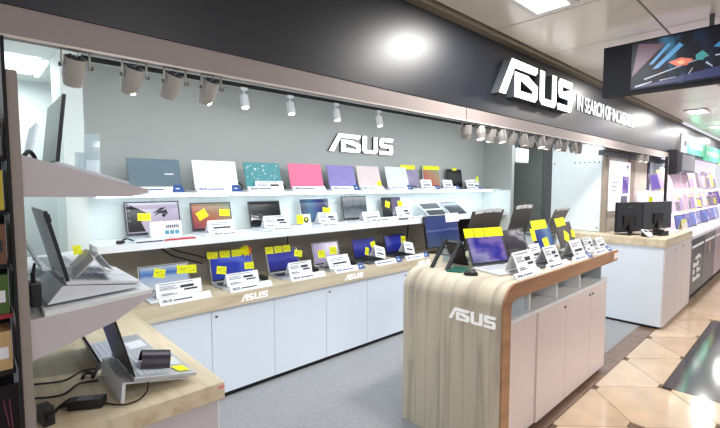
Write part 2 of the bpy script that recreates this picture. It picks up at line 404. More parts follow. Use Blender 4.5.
# left counter
lc = thing('side_counter', 'lilac white counter with pale oak top along the left shelves', 'counter', (0.12, 1.515, 0))
B(0, 0.555, 0.012, 1.214, 0.05, 0.678).build('body', LAV, lc)
B(0.02, 0.53, 0.03, 1.21, 0, 0.049).build('kickboard', BLACKM, lc)
B(-0.0, 0.578, 0, 1.214, 0.679, 0.743).build('worktop', OAKY, lc)
B(0.556, 0.563, 0.02, 0.60, 0.06, 0.672).build('door', WHITE, lc)
B(0.556, 0.563, 0.606, 1.20, 0.06, 0.672).build('door', WHITE, lc)
o = B(0.552, 0.576, -0.002, -0.0005, 0.722, 0.732).build('price_sticker', mat('pink_sticker', '#e08a92', 0.5), lc)

# left shelves on an upright
sh = thing('wall_shelf', 'lilac tapered display shelf with sloping top carrying a silver laptop', 'shelf', (0.12, 1.515, 0))
MB().prism([(0.0, 1.466), (0.27, 1.461), (0.325, 1.474), (0.325, 1.486), (0.0, 1.584)], 'y', 0, 1.2).build('board', LAV, sh)
B(0.318, 0.33, 0.002, 1.2, 1.474, 1.488).build('front_lip', SHELFW, sh)
sh2 = thing('wall_shelf', 'lilac tapered display shelf with flat white top above the side counter', 'shelf', (0.12, 1.515, 0))
MB().prism([(0.0, 0.992), (0.213, 1.061), (0.33, 1.128), (0.33, 1.135), (0.0, 1.112)], 'y', 0, 1.2).build('board', LAV, sh2)
MB().prism([(0.034, 1.1145), (0.3305, 1.1355), (0.3305, 1.147), (0.034, 1.130)], 'y', -0.0, 1.2).build('top_board', SHELFW, sh2)
struct('trim_8', MB().box(0.095, 0.119, 1.505, 1.56, 0, 1.813), POST)
struct('trim_9', MB().box(0.095, 0.119, 2.60, 2.70, 0, 1.813), POST)

# back wall shelves
s1 = thing('long_shelf', 'upper white wall shelf holding upright coloured laptop lids', 'shelf', (0.56, 3.0, 1.43))
B(0, 4.945, 0, 0.28, 0, 0.018).build('board', SHELFW, s1)
B(0.05, 4.9, 0.10, 0.12, -0.012, -0.0005).build('light_strip', GLOWBAR, s1)
s2 = thing('long_shelf', 'middle white wall shelf holding open laptops above the oak counter', 'shelf', (0.56, 2.90, 1.085))
B(0, 4.945, 0, 0.38, 0, 0.045).build('board', SHELFW, s2)

# island counter with an oak waterfall frame made of planks
ISX0, ISX1, ISY0, ISY1, ISZ = 2.0, 3.85, 1.06, 1.74, 0.975
isl = thing('island_counter', 'oak wrapped island counter with white doors, open niches and white logo', 'counter', (ISX0, ISY0, 0))
def waterfall(T, rad):
    L = ISX1 - ISX0; H = ISZ; pts = []
    outer = [(0, 0.0)] + [(rad - rad * math.cos(a), H - rad + rad * math.sin(a)) for a in [math.pi / 2 * k / 8 for k in range(9)]] + [(L, H)]
    ri = max(rad - T, 0.01)
    inner = [(L, H - T)] + [(T + ri - ri * math.cos(a), H - T - ri + ri * math.sin(a)) for a in [math.pi / 2 * (8 - k) / 8 for k in range(9)]] + [(T, 0.0)]
    return outer + inner
prof = waterfall(0.083, 0.13)
PE = [0.012, 0.075, 0.15, 0.235, 0.325, 0.395, 0.50, 0.575, 0.64, 0.68]
for a, b in zip(PE[:-1], PE[1:]):
    o = MB().prism(prof, 'y', a + 0.0006, b - 0.0006).build('plank', OAKI, isl)
    for p in o.data.polygons: p.use_smooth = abs(p.normal.y) < 0.5
    md = o.modifiers.new('es', 'EDGE_SPLIT'); md.split_angle = R(35)
eo = MB().prism(prof, 'y', 0.0, 0.0115).build('edge_band', OAKE, isl)
ROSE = mat('rose_white_door', '#e3d6d3', 0.3, noise=0.01)
NICHE = mat('niche_blue_grey', '#aab7bd', 0.5)
cb = MB()   # carcass with rounded left corner
rr = 0.07; xo = 0.10; yo = 0.055
cor = [(xo + rr - rr * math.sin(t), yo + rr - rr * math.cos(t)) for t in [math.pi / 2 * k / 8 for k in range(9)]]
cb.prism(cor[::-1] + [(1.745, yo), (1.745, 0.66), (xo, 0.66)][::1], 'z', 0.03, 0.735)
cb.build('carcass', ROSE, isl)
cb2 = MB(); cor2 = [(x - 0.0, y - 0.020) for x, y in cor]
cb2.prism(cor2[::-1] + [(1.76, yo - 0.020), (1.76, 0.66), (xo, 0.66)], 'z', 0.736, 0.757); cb2.build('ledge', WHITE, isl)
B(xo + 0.03, 1.73, 0.09, 0.66, 0.0, 0.029).build('kickboard', BLACKM, isl)
B(0.105, 1.74, 0.33, 0.345, 0.758, 0.891).build('niche_back', NICHE, isl)
MB().prism([(0.10, 0.34), (0.10, 0.16)] + [(0.36 - 0.26 * math.cos(t), 0.16 - 0.10 * math.sin(t)) for t in [math.pi / 2 * k / 6 for k in range(1, 6)]] + [(0.36, 0.06), (0.36, 0.34)], 'z', 0.758, 0.890).build('niche_end', NICHE, isl)
for x in (0.43, 0.82, 1.22, 1.66):
    B(x - 0.008, x + 0.008, 0.062, 0.329, 0.758, 0.891).build('niche_divider', WHITE if x < 1.6 else NICHE, isl)
DX = [0.505, 0.934, 1.394, 1.745]
B(xo + rr + 0.01, 0.50, yo - 0.004, yo - 0.0005, 0.035, 0.732).build('front_panel', ROSE, isl)
for i in range(3):
    d = B(DX[i] + 0.002, DX[i + 1] - 0.002, yo - 0.014, yo - 0.0005, 0.035, 0.732).build('door', ROSE, isl)
    lock(d, (DX[i + 1] - 0.03) if i != 2 else DX[i] + 0.03, yo - 0.014, 0.685)
e = bpy.data.objects.new('maker_logo', None); C.objects.link(e); e.parent = isl
e.location = (-0.0005, 1.395 - ISY0, 0.742); e.rotation_euler = (0, 0, R(-90)); e['label'] = 'white raised logo letters on the oak end'
sx = 0.295 / LW
mb = MB(); logo_flat(mb, 0, 0, 0.295, 0.066, -0.004, 0)
o = mb.build('maker_logo', LOGOW, isl); o.location = e.location; o.rotation_euler = e.rotation_euler; o['label'] = e['label']; bpy.data.objects.remove(e)
B(1.74, 1.835, -0.003, -0.0005, 0.905, 0.965).build('corner_badge', mat('copper_badge', '#e0a878', 0.35), isl)
mb = MB(); logo_flat(mb, 1.745, 0.915, 0.085, 0.04, -0.0045, -0.0031); mb.build('maker_logo', LOGOW, isl)

# service counter at the right
rc = thing('service_counter', 'white service counter with thick oak top and two black monitors on it', 'counter', (5.175, 1.0, 0))
B(0.012, 1.36, 0.016, 0.645, 0.03, 0.861).build('body', DOORB, rc)
B(0.012, 0.33, 0.646, 1.24, 0.03, 0.861).build('body', DOORB, rc)
B(0.03, 1.34, 0.04, 0.64, 0, 0.029).build('kickboard', BLACKM, rc)
MB().prism([(0, 0), (1.38, 0), (1.38, 0.655), (0.32, 0.655), (0.32, 1.25), (0, 1.25)], 'z', 0.862, 0.942).build('worktop', OAKX, rc)
LAVD = mat('lilac_white_door', '#cfc6c4', 0.4, noise=0.015)
for a, b in ((0.012, 0.512), (0.516, 0.89), (0.894, 1.36)):
    d = B(a, b, 0.0, 0.0155, 0.035, 0.858).build('door', LAVD, rc)
    lock(d, b - 0.04, 0.0, 0.80)

# ------------------------------------------------------------------ signs
sg = thing('logo_sign', 'large lit white letter sign mounted on the dark fascia', 'sign', (2.585, 1.4995, 2.107))
logo(sg, 1.215, 0.249, 0.06, LED, LEDG)
ws = thing('logo_sign', 'lit white letter sign on the grey back wall above the pink laptop', 'sign', (2.63, 3.2995, 1.835))
logo(ws, 0.93, 0.18, 0.03, LED, LEDG)
cu = bpy.data.curves.new('slogan', 'FONT'); cu.body = 'IN SEARCH OF INCREDIBLE'; cu.size = 0.15; cu.extrude = 0.004; cu.offset = 0.003
co = bpy.data.objects.new('slogan_tmp', cu); C.objects.link(co)
bpy.context.view_layer.update()
me = bpy.data.meshes.new_from_object(co.evaluated_get(bpy.context.evaluated_depsgraph_get()))
bpy.data.objects.remove(co)
xs = [v.co.x for v in me.vertices]; ys = [v.co.y for v in me.vertices]
kx = 1.76 / (max(xs) - min(xs)); ky = 0.14 / (max(ys) - min(ys))
for v in me.vertices: v.co = ((v.co.x - min(xs)) * kx, -v.co.z - 0.0045, (v.co.y - min(ys)) * ky)
me.materials.clear(); me.materials.append(mat('slogan_silver', '#c9cdd2', 0.35, metal=0.3))
so = bpy.data.objects.new('slogan_lettering', me); C.objects.link(so); so.location = (4.06, 1.4998, 2.172)
tag(so, 'pale narrow slogan lettering beside the big letter sign on the fascia', 'lettering')

# hanging screen in the mall
hb = thing('hanging_screen', 'dark hanging billboard with spaceship picture below the mall ceiling', 'billboard', (3.15, 0.0, 2.085))
B(0, 0.08, -0.75, 1.0, 0, 0.32).build('case', mat('billboard_case', '#13161e', 0.65, spec=0.2), hb)
def art_mat():
    mt = bpy.data.materials.new('billboard_art'); mt.use_nodes = True; nt = mt.node_tree; b = nt.nodes['Principled BSDF']
    b.inputs['Base Color'].default_value = (0.01, 0.01, 0.015, 1); b.inputs['Roughness'].default_value = 0.4; b.inputs['Specular IOR Level'].default_value = 0.2
    tc = nt.nodes.new('ShaderNodeTexCoord'); mp = nt.nodes.new('ShaderNodeMapping'); mp.inputs['Scale'].default_value = (1, 7, 3); mp.inputs['Rotation'].default_value = (R(35), 0, 0)
    n = nt.nodes.new('ShaderNodeTexNoise'); n.inputs['Scale'].default_value = 1.4; n.inputs['Detail'].default_value = 2
    nt.links.new(tc.outputs['Object'], mp.inputs['Vector']); nt.links.new(mp.outputs['Vector'], n.inputs['Vector'])
    r = nt.nodes.new('ShaderNodeValToRGB'); e = r.color_ramp.elements
    e[0].position = 0.45; e[0].color = rgb('#0a0c16'); e[1].position = 0.78; e[1].color = rgb('#3f86a8')
    k = e.new(0.60); k.color = rgb('#14283e')
    nt.links.new(n.outputs['Fac'], r.inputs['Fac']); nt.links.new(r.outputs['Color'], b.inputs['Emission Color']); b.inputs['Emission Strength'].default_value = 0.8
    return mt
B(-0.004, -0.0005, -0.72, 0.835, 0.02, 0.31).build('screen', art_mat(), hb)
def shard(pts, mt, name='picture_shape'): MB().prism(pts, 'x', -0.0065, -0.0045).build(name, mt, hb)
def em(n, c, s): return mat(n, c, 0.4, emit=c, estr=s)
ROSEE = em('art_rose', '#4a2c40', 0.45); CYAN = em('art_cyan', '#3f7fae', 0.6); ORNG = em('art_orange', '#b8604c', 0.7); TEALE = em('art_teal', '#2f8284', 0.55); PALEE = em('art_pale', '#98a4b0', 0.5); NAVYE = em('art_navy', '#1d2450', 0.6)
shard([(0.83, 0.10), (0.80, 0.30), (0.66, 0.27)], ROSEE)
shard([(0.72, 0.13), (0.69, 0.13), (0.57, 0.24), (0.59, 0.26)], CYAN)
shard([(0.74, 0.16), (0.72, 0.16), (0.63, 0.26), (0.645, 0.27)], CYAN)
shard([(0.64, 0.155), (0.58, 0.17), (0.52, 0.15), (0.55, 0.12), (0.60, 0.125)], ORNG)
shard([(0.60, 0.15), (0.57, 0.155), (0.555, 0.135), (0.585, 0.13)], em('art_peach', '#f6d0b0', 1.0))
shard([(0.51, 0.17), (0.48, 0.19), (0.455, 0.165), (0.475, 0.135), (0.505, 0.14)], TEALE)
shard([(0.43, 0.20), (0.40, 0.225), (0.36, 0.21), (0.385, 0.185)], em('art_blue', '#2f6f9a', 0.7))
for a, b, wd in (((0.76, 0.075), (0.45, 0.155), 0.004), ((0.56, 0.03), (0.52, 0.10), 0.004), ((0.46, 0.12), (0.43, 0.09), 0.005), ((0.36, 0.20), (0.28, 0.235), 0.004), ((0.42, 0.15), (0.28, 0.15), 0.004), ((0.81, 0.035), (0.72, 0.055), 0.006), ((0.68, 0.055), (0.60, 0.062), 0.003)):
    dx, dz = b[0] - a[0], b[1] - a[1]; l = math.hypot(dx, dz); nx, nz = -dz / l * wd, dx / l * wd
    shard([(a[0] - nx, a[1] - nz), (b[0] - nx * .4, b[1] - nz * .4), (b[0] + nx * .4, b[1] + nz * .4), (a[0] + nx, a[1] + nz)], PALEE)
shard([(0.83, 0.03), (0.30, 0.10), (0.30, 0.03)], NAVYE)
for y in (0.45, -0.45):
    MB().tube([(0.04, y, 0.318), (0.04, y, 0.396)], 0.012, 8).build('hanger_rod', DGREY, hb)

# recessed mall downlights
for i, (x, y) in enumerate(MALL):
    t = thing('downlight', {0: 'recessed white downlight in the mall ceiling just before the big letter sign', 2: 'recessed white downlight in the mall ceiling beyond the hanging billboard', 3: 'second recessed white downlight beyond the hanging billboard', 1: 'recessed white downlight behind the hanging billboard'}.get(i, 'recessed white rectangular downlight in the beige mall ceiling'), 'ceiling light', (x, y, 2.466), 0, 'mall ceiling downlights')
    MB().box(-0.20, 0.20, -0.12, -0.09, 0, 0.013).box(-0.20, 0.20, 0.09, 0.12, 0, 0.013).box(-0.20, -0.17, -0.09, 0.09, 0, 0.013).box(0.17, 0.20, -0.09, 0.09, 0, 0.013).build('frame', CANW, t)
    B(-0.17, 0.17, -0.09, 0.09, 0.006, 0.0125).build('diffuser', DIFF, t)
# far left lit ceiling panel and bar
cl = thing('ceiling_light', 'square lit panel in the white ceiling over the corner alcove', 'ceiling light', (0.0, 3.36, 2.285))
B(0.10, 0.385, 0, 0.50, 0, 0.012).build('diffuser', PANELIT, cl); B(0.09, 0.395, -0.01, 0.51, 0.0125, 0.0148).build('frame', CANW, cl)
cl = thing('ceiling_light', 'narrow lit bar in the white ceiling beside the square lit panel', 'ceiling light', (0.40, 3.41, 2.285))
B(0.005, 0.034, 0, 0.50, 0, 0.012).build('diffuser', PANELIT, cl); B(0.0, 0.039, -0.01, 0.51, 0.0125, 0.0148).build('frame', CANW, cl)

ORD = ['first', 'second', 'third', 'fourth', 'fifth', 'sixth', 'seventh', 'eighth', 'ninth', 'tenth', 'eleventh', 'twelfth', 'thirteenth']
# ------------------------------------------------------------------ lamps hung below the beam
def can_lamp(x, y, ztop, dia, ln, tx, ty, label, group, m1=CAN, spot=0.0):
    t = thing('spot_lamp', label, 'spotlight', (x, y, ztop), 0, group)
    r = dia / 2
    for s in (-1, 1):
        B(s * (r + 0.006) - 0.002, s * (r + 0.006) + 0.002, -0.006, 0.006, -0.022 - ln * 0.35, -0.0005).build('yoke_arm', m1, t)
        MB().tube([(s * (r + 0.004), 0, -0.022 - ln * 0.3), (s * (r + 0.014), 0, -0.022 - ln * 0.3)], 0.006, 10).build('pivot_knob', DGREY, t)
    B(-r - 0.008, r + 0.008, -0.006, 0.006, -0.004, -0.0006).build('mounting_plate', m1, t)
    can = bpy.data.objects.new('can', None); bpy.data.objects.remove(can)
    mb = MB(); n = 24
    prof = [(r * 0.86, 0.0), (r, -0.001), (r, -ln * 0.62), (r * 0.94, -ln * 0.63), (r * 0.94, -ln * 0.66), (r * 0.98, -ln * 0.67), (r * 0.80, -ln), (r * 0.72, -ln), (r * 0.72, -ln * 0.90), (0.0005, -ln * 0.90)]
    inner = [(0.0005, -ln * 0.12), (r * 0.86, -ln * 0.10), (r * 0.86, 0.0)]
    pp = inner[:-1] + prof
    vs_ = [(p[0] * math.cos(2 * math.pi * k / n), p[0] * math.sin(2 * math.pi * k / n), p[1]) for p in pp for k in range(n)]
    fs_ = [(i * n + k, i * n + (k + 1) % n, (i + 1) * n + (k + 1) % n, (i + 1) * n + k) for i in range(len(pp) - 1) for k in range(n)]
    mb.add(vs_, fs_); c = mb.build('can', m1, t, smooth=False)
    c.location = (0, 0, -0.022); c.rotation_euler = (tx, ty, 0)
    MB().tube([(0, 0, -ln * 0.115), (0, 0, -ln * 0.04)], r * 0.84, 20).build('rear_shade_disc', DGREY, c)  # dark disc added to stand for the shade inside the open top
    l = MB().tube([(0, 0, -ln * 0.925), (0, 0, -ln * 0.905)], r * 0.70, 16).build('lens', LENS, c)
    rg = MB(); rg.tube([(r * 0.5 * math.cos(a), r * 0.5 * math.sin(a), 0.008 - 0.012 * math.sin(a) ** 2) for a in [2 * math.pi * k / 12 for k in range(12)]], 0.0025, 6).build('heat_sink', DGREY, c)
    MB().tube([(0, 0, 0.0), (0.008, 0.004, 0.012), (-0.002, 0.0, 0.020)], 0.0018, 6).build('cord', CAN, c)
    return t
for i, (x, a) in enumerate(((0.262, 3), (0.424, 7), (0.552, 11), (0.683, 7))):
    can_lamp(x, 1.535, 1.904, 0.060, 0.086, R(31), R(a), '%s grey can spotlight from the post, under the pinkish beam' % ORD[i], 'can spotlights over the side shelves')
for i, px in enumerate((2.357, 2.511, 2.67, 2.785, 2.966, 3.114, 3.246, 3.422, 3.572, 3.745, 3.9, 4.089, 4.247)):
    can_lamp(px, 1.535, 1.904, 0.072, 0.088, R(-14 if i % 2 else 6), R((i * 37 % 20) - 8), '%s can spotlight past the beam seam in the row over the island' % ORD[i], 'can spotlights over the island', mat('lamp_dull_grey', '#8e8b87', 0.4))
for i, px in enumerate((6.30, 6.55)):
    can_lamp(px, 1.535, 1.904, 0.075, 0.088, R(-8), R(6), 'grey can spotlight in a yoke under the beam over the service counter', 'can spotlights over the service counter')
def spot(x, tx, ty, tz, power):
    l = bpy.data.lights.new('can_light', 'SPOT'); l.energy = power; l.spot_size = R(95); l.spot_blend = 1.0; l.shadow_soft_size = 0.03; l.color = (0.97, 0.98, 1.0)
    o = bpy.data.objects.new('can_light', l); C.objects.link(o); o.location = (x, 1.545, 1.79)
    o.rotation_euler = (Vector((tx, ty, tz)) - o.location).to_track_quat('-Z', 'Y').to_euler()
for x, tx in ((0.424, 1.2), (0.683, 1.9), (2.67, 2.6), (3.422, 3.4), (3.9, 4.3)):
    spot(x, tx, 2.95, 0.85, 22)
def track_lamp(x, label):
    t = thing('track_light', label, 'track light', (x, 3.13, 2.2715), 0, 'track lights above the back wall')
    B(-0.03, 0.03, -0.015, 0.015, -0.022, -0.0005).build('adapter', CANW, t)
    MB().tube([(0, 0, -0.02), (0, 0, -0.07)], 0.008, 8).build('stem', CANW, t)
    c = MB(); c.tube([(0, 0.0, 0), (0, 0, -0.004), (0, 0, -0.10), (0, 0, -0.104)], [0.026, 0.033, 0.036, 0.032], 16); b = c.build('head', CANW, t)
    b.location = (0, 0, -0.06); b.rotation_euler = (R(-14), 0, 0)
    MB().tube([(0, 0, -0.1045), (0, 0, -0.107)], 0.026, 16).build('lens', LENS, b)
for i, x in enumerate((1.655, 2.09, 2.605, 3.18)): track_lamp(x, '%s small white track light from the white column, before the back wall' % ORD[i])

# ------------------------------------------------------------------ laptops and price cards
KCACHE = {}
def keys_mesh(w_, d_, km):
    k = (round(w_, 3), round(d_, 3), km.name)
    if k not in KCACHE:
        mb = MB(); cw_ = (w_ - 0.04) / 13; rh = d_ * 0.46 / 5
        for r_ in range(5):
            for c_ in range(13):
                x0 = -w_ / 2 + 0.02 + c_ * cw_; y0 = d_ * 0.44 + r_ * rh
                mb.box(x0 + 0.001, x0 + cw_ - 0.001, y0 + 0.001, y0 + rh - 0.001, 0, 0.0016)
        KCACHE[k] = mb.mesh('keyboard', km)
    return KCACHE[k]
def laptop(loc, rz, label, group, w_=0.33, d_=0.215, h_=0.215, tilt=20, lid=SILVER, base=SILVER, screen=None, keys=KEYS, notes=(), facing_in=False, lean=0.0, lidmark=None, thick=0.015):
    """front edge at local y = 0, hinge at local y = d_; notes: (u, v, size_u, size_v, rotation, front) on the lid"""
    t = thing('laptop', label, 'laptop', loc, rz, group)
    if lean: t.rotation_euler = (lean, 0, rz)
    mb = MB(); mb.prism([(0.0, 0.004), (0.006, 0.0), (d_ - 0.004, 0.0), (d_, 0.005), (d_, thick), (0.004, thick - 0.002), (0.0, thick - 0.006)], 'x', -w_ / 2, w_ / 2)
    bs = mb.build('base', base, t, bevel=0.0015)
    kb = inst('keyboard', keys_mesh(w_, d_, keys), t, (0, 0, thick - 0.0012)); kb.rotation_euler = (R(0.4), 0, 0)
    B(-0.05, 0.05, d_ * 0.08, d_ * 0.40, thick - 0.001, thick + 0.0004).build('touchpad', base if base is not SILVER else PALE, t)
    ld = B(-w_ / 2, w_ / 2, -0.003, 0.003, 0.004, h_).build('lid', lid, t, bevel=0.0015)
    ld.location = (0, d_ - 0.004, thick - 0.001); ld.rotation_euler = (-R(tilt), 0, 0)
    B(-w_ / 2 + 0.005, w_ / 2 - 0.005, -0.0038, -0.0031, 0.012, h_ - 0.005).build('bezel', BLACK, ld)
    sc = B(-w_ / 2 + 0.010, w_ / 2 - 0.010, -0.0046, -0.0039, 0.024, h_ - 0.010).build('screen', screen or MATS['scr_black'], ld)
    for s in (-0.3, 0.3):
        MB().tube([(s * w_ - 0.02, d_ - 0.003, thick), (s * w_ + 0.02, d_ - 0.003, thick)], 0.005, 8).build('hinge', DGREY, t)
    for (u, v, su, sv, rot, front) in notes:
        n = B(-su / 2, su / 2, -0.0004, 0.0004, -sv / 2, sv / 2).build('sticky_note', NOTE, ld)
        n.location = (u * w_, (-0.0056 if front else 0.0045), v * h_); n.rotation_euler = (R(random.uniform(-3, 3)), R(rot), 0)
    if lidmark:
        mk = MB()
        if lidmark == 'logo': logo_flat(mk, -0.11 * w_ / 0.33, h_ * 0.35, 0.06, 0.012, 0.0032, 0.0038)
        elif lidmark == 'speckle':
            for k in range(26):
                u = random.uniform(-0.46, 0.46) * w_; v = random.uniform(0.35, 0.95) * h_; a = random.uniform(0.004, 0.016)
                mk.box(u, u + a, 0.0032, 0.0038, v, v + 0.005 + a * 0.3)
        elif lidmark == 'lowprint':
            for k in range(16):
                u = (-0.40 + k * 0.026) * w_; a = random.uniform(0.006, 0.016); mk.box(u, u + 0.006, 0.0032, 0.0038, h_ * 0.06, h_ * 0.06 + a)
            mk.box(-0.36 * w_, -0.18 * w_, 0.0032, 0.0038, h_ * 0.50, h_ * 0.535)
        mk = mk.build('lid_print', PALE, ld)
        if lidmark in ('speckle', 'lowprint'): mk['kind'] = 'stuff'
    return t
# screens
def scr(n, stops, axis='X', noise=0.3, ns=2.5, s=0.75): return ramp_mat('scr_' + n, stops, axis, noise, ns, s)
scr('black', [(0.0, '#0b0d12'), (1.0, '#151a24')], s=0.3)
scr('lilac', [(0.0, '#d9cfe6'), (1.0, '#c9c0dc')], s=0.85)
scr('sunset', [(0.0, '#a2506a'), (0.35, '#d8745a'), (0.6, '#c9a080'), (1.0, '#a8b89a')], 'DZ', 0.5)
scr('blue', [(0.0, '#27368f'), (0.5, '#2a3fae'), (0.75, '#5d70d0'), (1.0, '#2b3390')], 'DX', 0.6, s=0.95)
scr('abstract', [(0.0, '#31557c'), (0.35, '#4a86b8'), (0.6, '#1c2f9a'), (0.85, '#15206a'), (1.0, '#8fa4c4')], 'X', 0.5, s=0.65)
scr('landscape', [(0.0, '#b7c2c9'), (0.3, '#8794a0'), (0.5, '#5d6b78'), (0.8, '#a9b4bc'), (1.0, '#d6dde2')], 'Z', 0.5, 4, s=0.65)
scr('mauve', [(0.0, '#b3a8cf'), (0.6, '#a79cc6'), (1.0, '#c2b9da')], 'DX', 0.3, s=0.75)
scr('navy', [(0.0, '#1d2374'), (0.45, '#262e96'), (0.55, '#3b46b0'), (1.0, '#1e2478')], 'Z', 0.25, 2, s=0.9)
scr('violet', [(0.0, '#6f74a4'), (0.25, '#a79fd2'), (0.45, '#5a52b4'), (0.55, '#2f2fa8'), (0.75, '#8f78c4'), (1.0, '#4a4a80')], 'DX', 1.1, 1.6, s=0.85)
scr('ripple', [(0.0, '#3c3a44'), (0.6, '#55525e'), (0.75, '#d8d8e0'), (0.82, '#4a4854'), (0.9, '#d4d4dc'), (1.0, '#403e48')], 'DX', 0.5, 3, s=0.6)
scr('bluesky', [(0.0, '#2436a0'), (0.4, '#3a6cc0'), (0.7, '#8fb6e4'), (1.0, '#4c80c8')], 'X', 0.4, s=0.6)
scr('taupe', [(0.0, '#6f6560'), (0.5, '#8a7f78'), (1.0, '#6a625e')], 'DX', 0.4, s=0.6)
scr('monitor', [(0.0, '#3c5378'), (0.30, '#32477e'), (0.48, '#2b3c80'), (0.52, '#6a78b0'), (0.58, '#33468c'), (1.0, '#3a5090')], 'Z', 0.12, 2, s=0.75)
scr('cloud', [(0.0, '#dfe9f5'), (0.5, '#b8d0ee'), (0.68, '#4f7ed0'), (0.82, '#7aa6e0'), (1.0, '#d5dfec')], 'Z', 0.25, 3, s=0.7)
scr('dim', [(0.0, '#23262e'), (0.5, '#31343e'), (0.52, '#7a70a0'), (1.0, '#8379aa')], 'X', 0.0, s=0.6)

def card(loc, rz, label, w_=0.19, h_=0.13, tilt=25, group='price cards', style=0, roll=0.0, back=0.045):
    """folded tent card leaning back, front towards local -y"""
    t = thing('price_card', label, 'price card', loc, rz, group)
    a = R(tilt); s, c = math.sin(a), math.cos(a); th = 0.0012
    e = MB().prism([(0, 0), (h_ * s, h_ * c), (h_ * s + back, 0), (h_ * s + back - th, 0), (h_ * s, h_ * c - 3 * th), (th, 0)], 'x', -w_ / 2, w_ / 2).build('sheet', PAPER, t)
    fr = bpy.data.objects.new('print', None); bpy.data.objects.remove(fr)
    mb = MB(); mb2 = MB()
    def q(m_, u0, u1, v0, v1): m_.box(u0 * w_, u1 * w_, -0.0012, -0.0004, v0 * h_, v1 * h_)
    if style == 0:
        q(mb, -0.40, -0.05, 0.12, 0.16); q(mb, -0.40, -0.15, 0.20, 0.24); q(mb, 0.02, 0.32, 0.50, 0.68); q(mb, 0.10, 0.40, 0.30, 0.42)
        q(mb2, -0.42, -0.02, 0.50, 0.55); q(mb2, -0.42, -0.10, 0.60, 0.64); q(mb2, -0.42, -0.06, 0.70, 0.74); q(mb2, -0.42, 0.3, 0.86, 0.91)
    elif style == 1:
        for k in range(3): q(mb2, -0.05 + 0.16 * k, 0.08 + 0.16 * k, 0.12, 0.38)
        for k in range(7): q(mb, 0.0 + 0.06 * k, 0.04 + 0.06 * k, 0.52 + 0.03 * (k % 2), 0.74)
    else:
        q(mb, -0.30, 0.34, 0.28, 0.42); q(mb2, -0.38, 0.1, 0.60, 0.66); q(mb2, -0.38, 0.3, 0.74, 0.79); q(mb2, -0.38, -0.05, 0.12, 0.18)
    p1 = mb.build('print', INK, t); p2 = mb2.build('print', TEALINK if style == 1 else INKG, t)
    for p in (p1, p2): p.rotation_euler = (-a, 0, 0); p['kind'] = 'stuff'
    if roll:
        t.rotation_euler = (0, R(roll), rz)
    return t
def strip(loc, rz, label, w_=0.30, tagc=None, group='shelf label strips', h_=0.040):
    t = thing('label_strip', label, 'label strip', loc, rz, group)
    MB().prism([(0, 0), (0, 0.006), (0.030, h_), (0.036, h_), (0.036, 0)], 'x', -w_ / 2, w_ / 2).build('holder', PAPER, t)
    a = math.atan2(0.030, h_ - 0.006); L = math.hypot(0.03, h_ - 0.006)
    mb = MB(); logo_flat(mb, -w_ * 0.46, L * 0.28, 0.062, L * 0.42, -0.0012, -0.0003)
    mb.box(-w_ * 0.46 + 0.07, w_ * 0.12, -0.0012, -0.0003, L * 0.34, L * 0.54)
    p = mb.build('print', BLUEINK if tagc else INK, t); p.location = (0, 0, 0.006); p.rotation_euler = (-a, 0, 0)
    if tagc:
        tg = MB().prism([(-0.042, -0.004), (0.042, -0.004), (0.028, L + 0.012), (-0.022, L + 0.012)], 'y', -0.0040, -0.0008).build('tag', BLUETAG, t)
        tg.location = (w_ / 2 - 0.03, 0, 0.006); tg.rotation_euler = (-a, 0, 0)
        mk = MB(); mk.box(-0.016, 0.012, -0.0050, -0.0042, L * 0.40, L * 0.60); q_ = mk.build('tag_print', PAPER, t); q_.location = tg.location; q_.rotation_euler = tg.rotation_euler
    return t
def find(frag): return next(o for o in C.objects if frag in o.get('label', ''))
def cable(pts, r, label, parent, name='power_cord'):
    # smooth by Catmull-Rom
    P = [Vector(p) for p in pts]; out = []
    for i in range(len(P) - 1):
        p0, p1, p2, p3 = P[max(i - 1, 0)], P[i], P[i + 1], P[min(i + 2, len(P) - 1)]
        for k in range(6):
            t = k / 6
            out.append(0.5 * ((2 * p1) + (p2 - p0) * t + (2 * p0 - 5 * p1 + 4 * p2 - p3) * t * t + (3 * p1 - p0 - 3 * p2 + p3) * t ** 3))
    out.append(P[-1])
    o = MB().tube(out, r, 6).build(name, CABLE, parent, smooth=True)
    o.matrix_parent_inverse = parent.matrix_basis.inverted()
    return o

# --- upper shelf: laptops turned round, lids outwards
G1 = 'laptops with lids outwards on the upper shelf'
ZT = 1.4485
top = [  # x0, x1, lid height, lid material, label, mark
    (0.765, 1.100, 0.225, BLUEG, 'blue grey laptop turned round, lid outwards, on the upper shelf', 'lowprint'),
    (1.191, 1.529, 0.228, mat('white_lid', '#eff0f4', 0.4), 'white laptop turned round, lid outwards, between blue grey and teal laptops', None),
    (1.596, 1.922, 0.228, TEAL, 'teal laptop with pale specks turned round on the upper shelf', 'speckle'),
    (2.010, 2.362, 0.232, PINK, 'bright pink laptop turned round, lid outwards, on the upper shelf', None),
    (2.430, 2.765, 0.232, PURP, 'purple laptop turned round, lid outwards, right of the pink one', None),
    (2.800, 3.115, 0.236, BEIGE, 'rose beige laptop turned round beside the purple one on the upper shelf', None),
    (3.210, 3.545, 0.240, ICE, 'ice blue laptop turned round, lid outwards, on the upper shelf', None),
]
names = ['blue grey', 'white', 'teal', 'pink', 'purple', 'rose beige', 'ice blue']
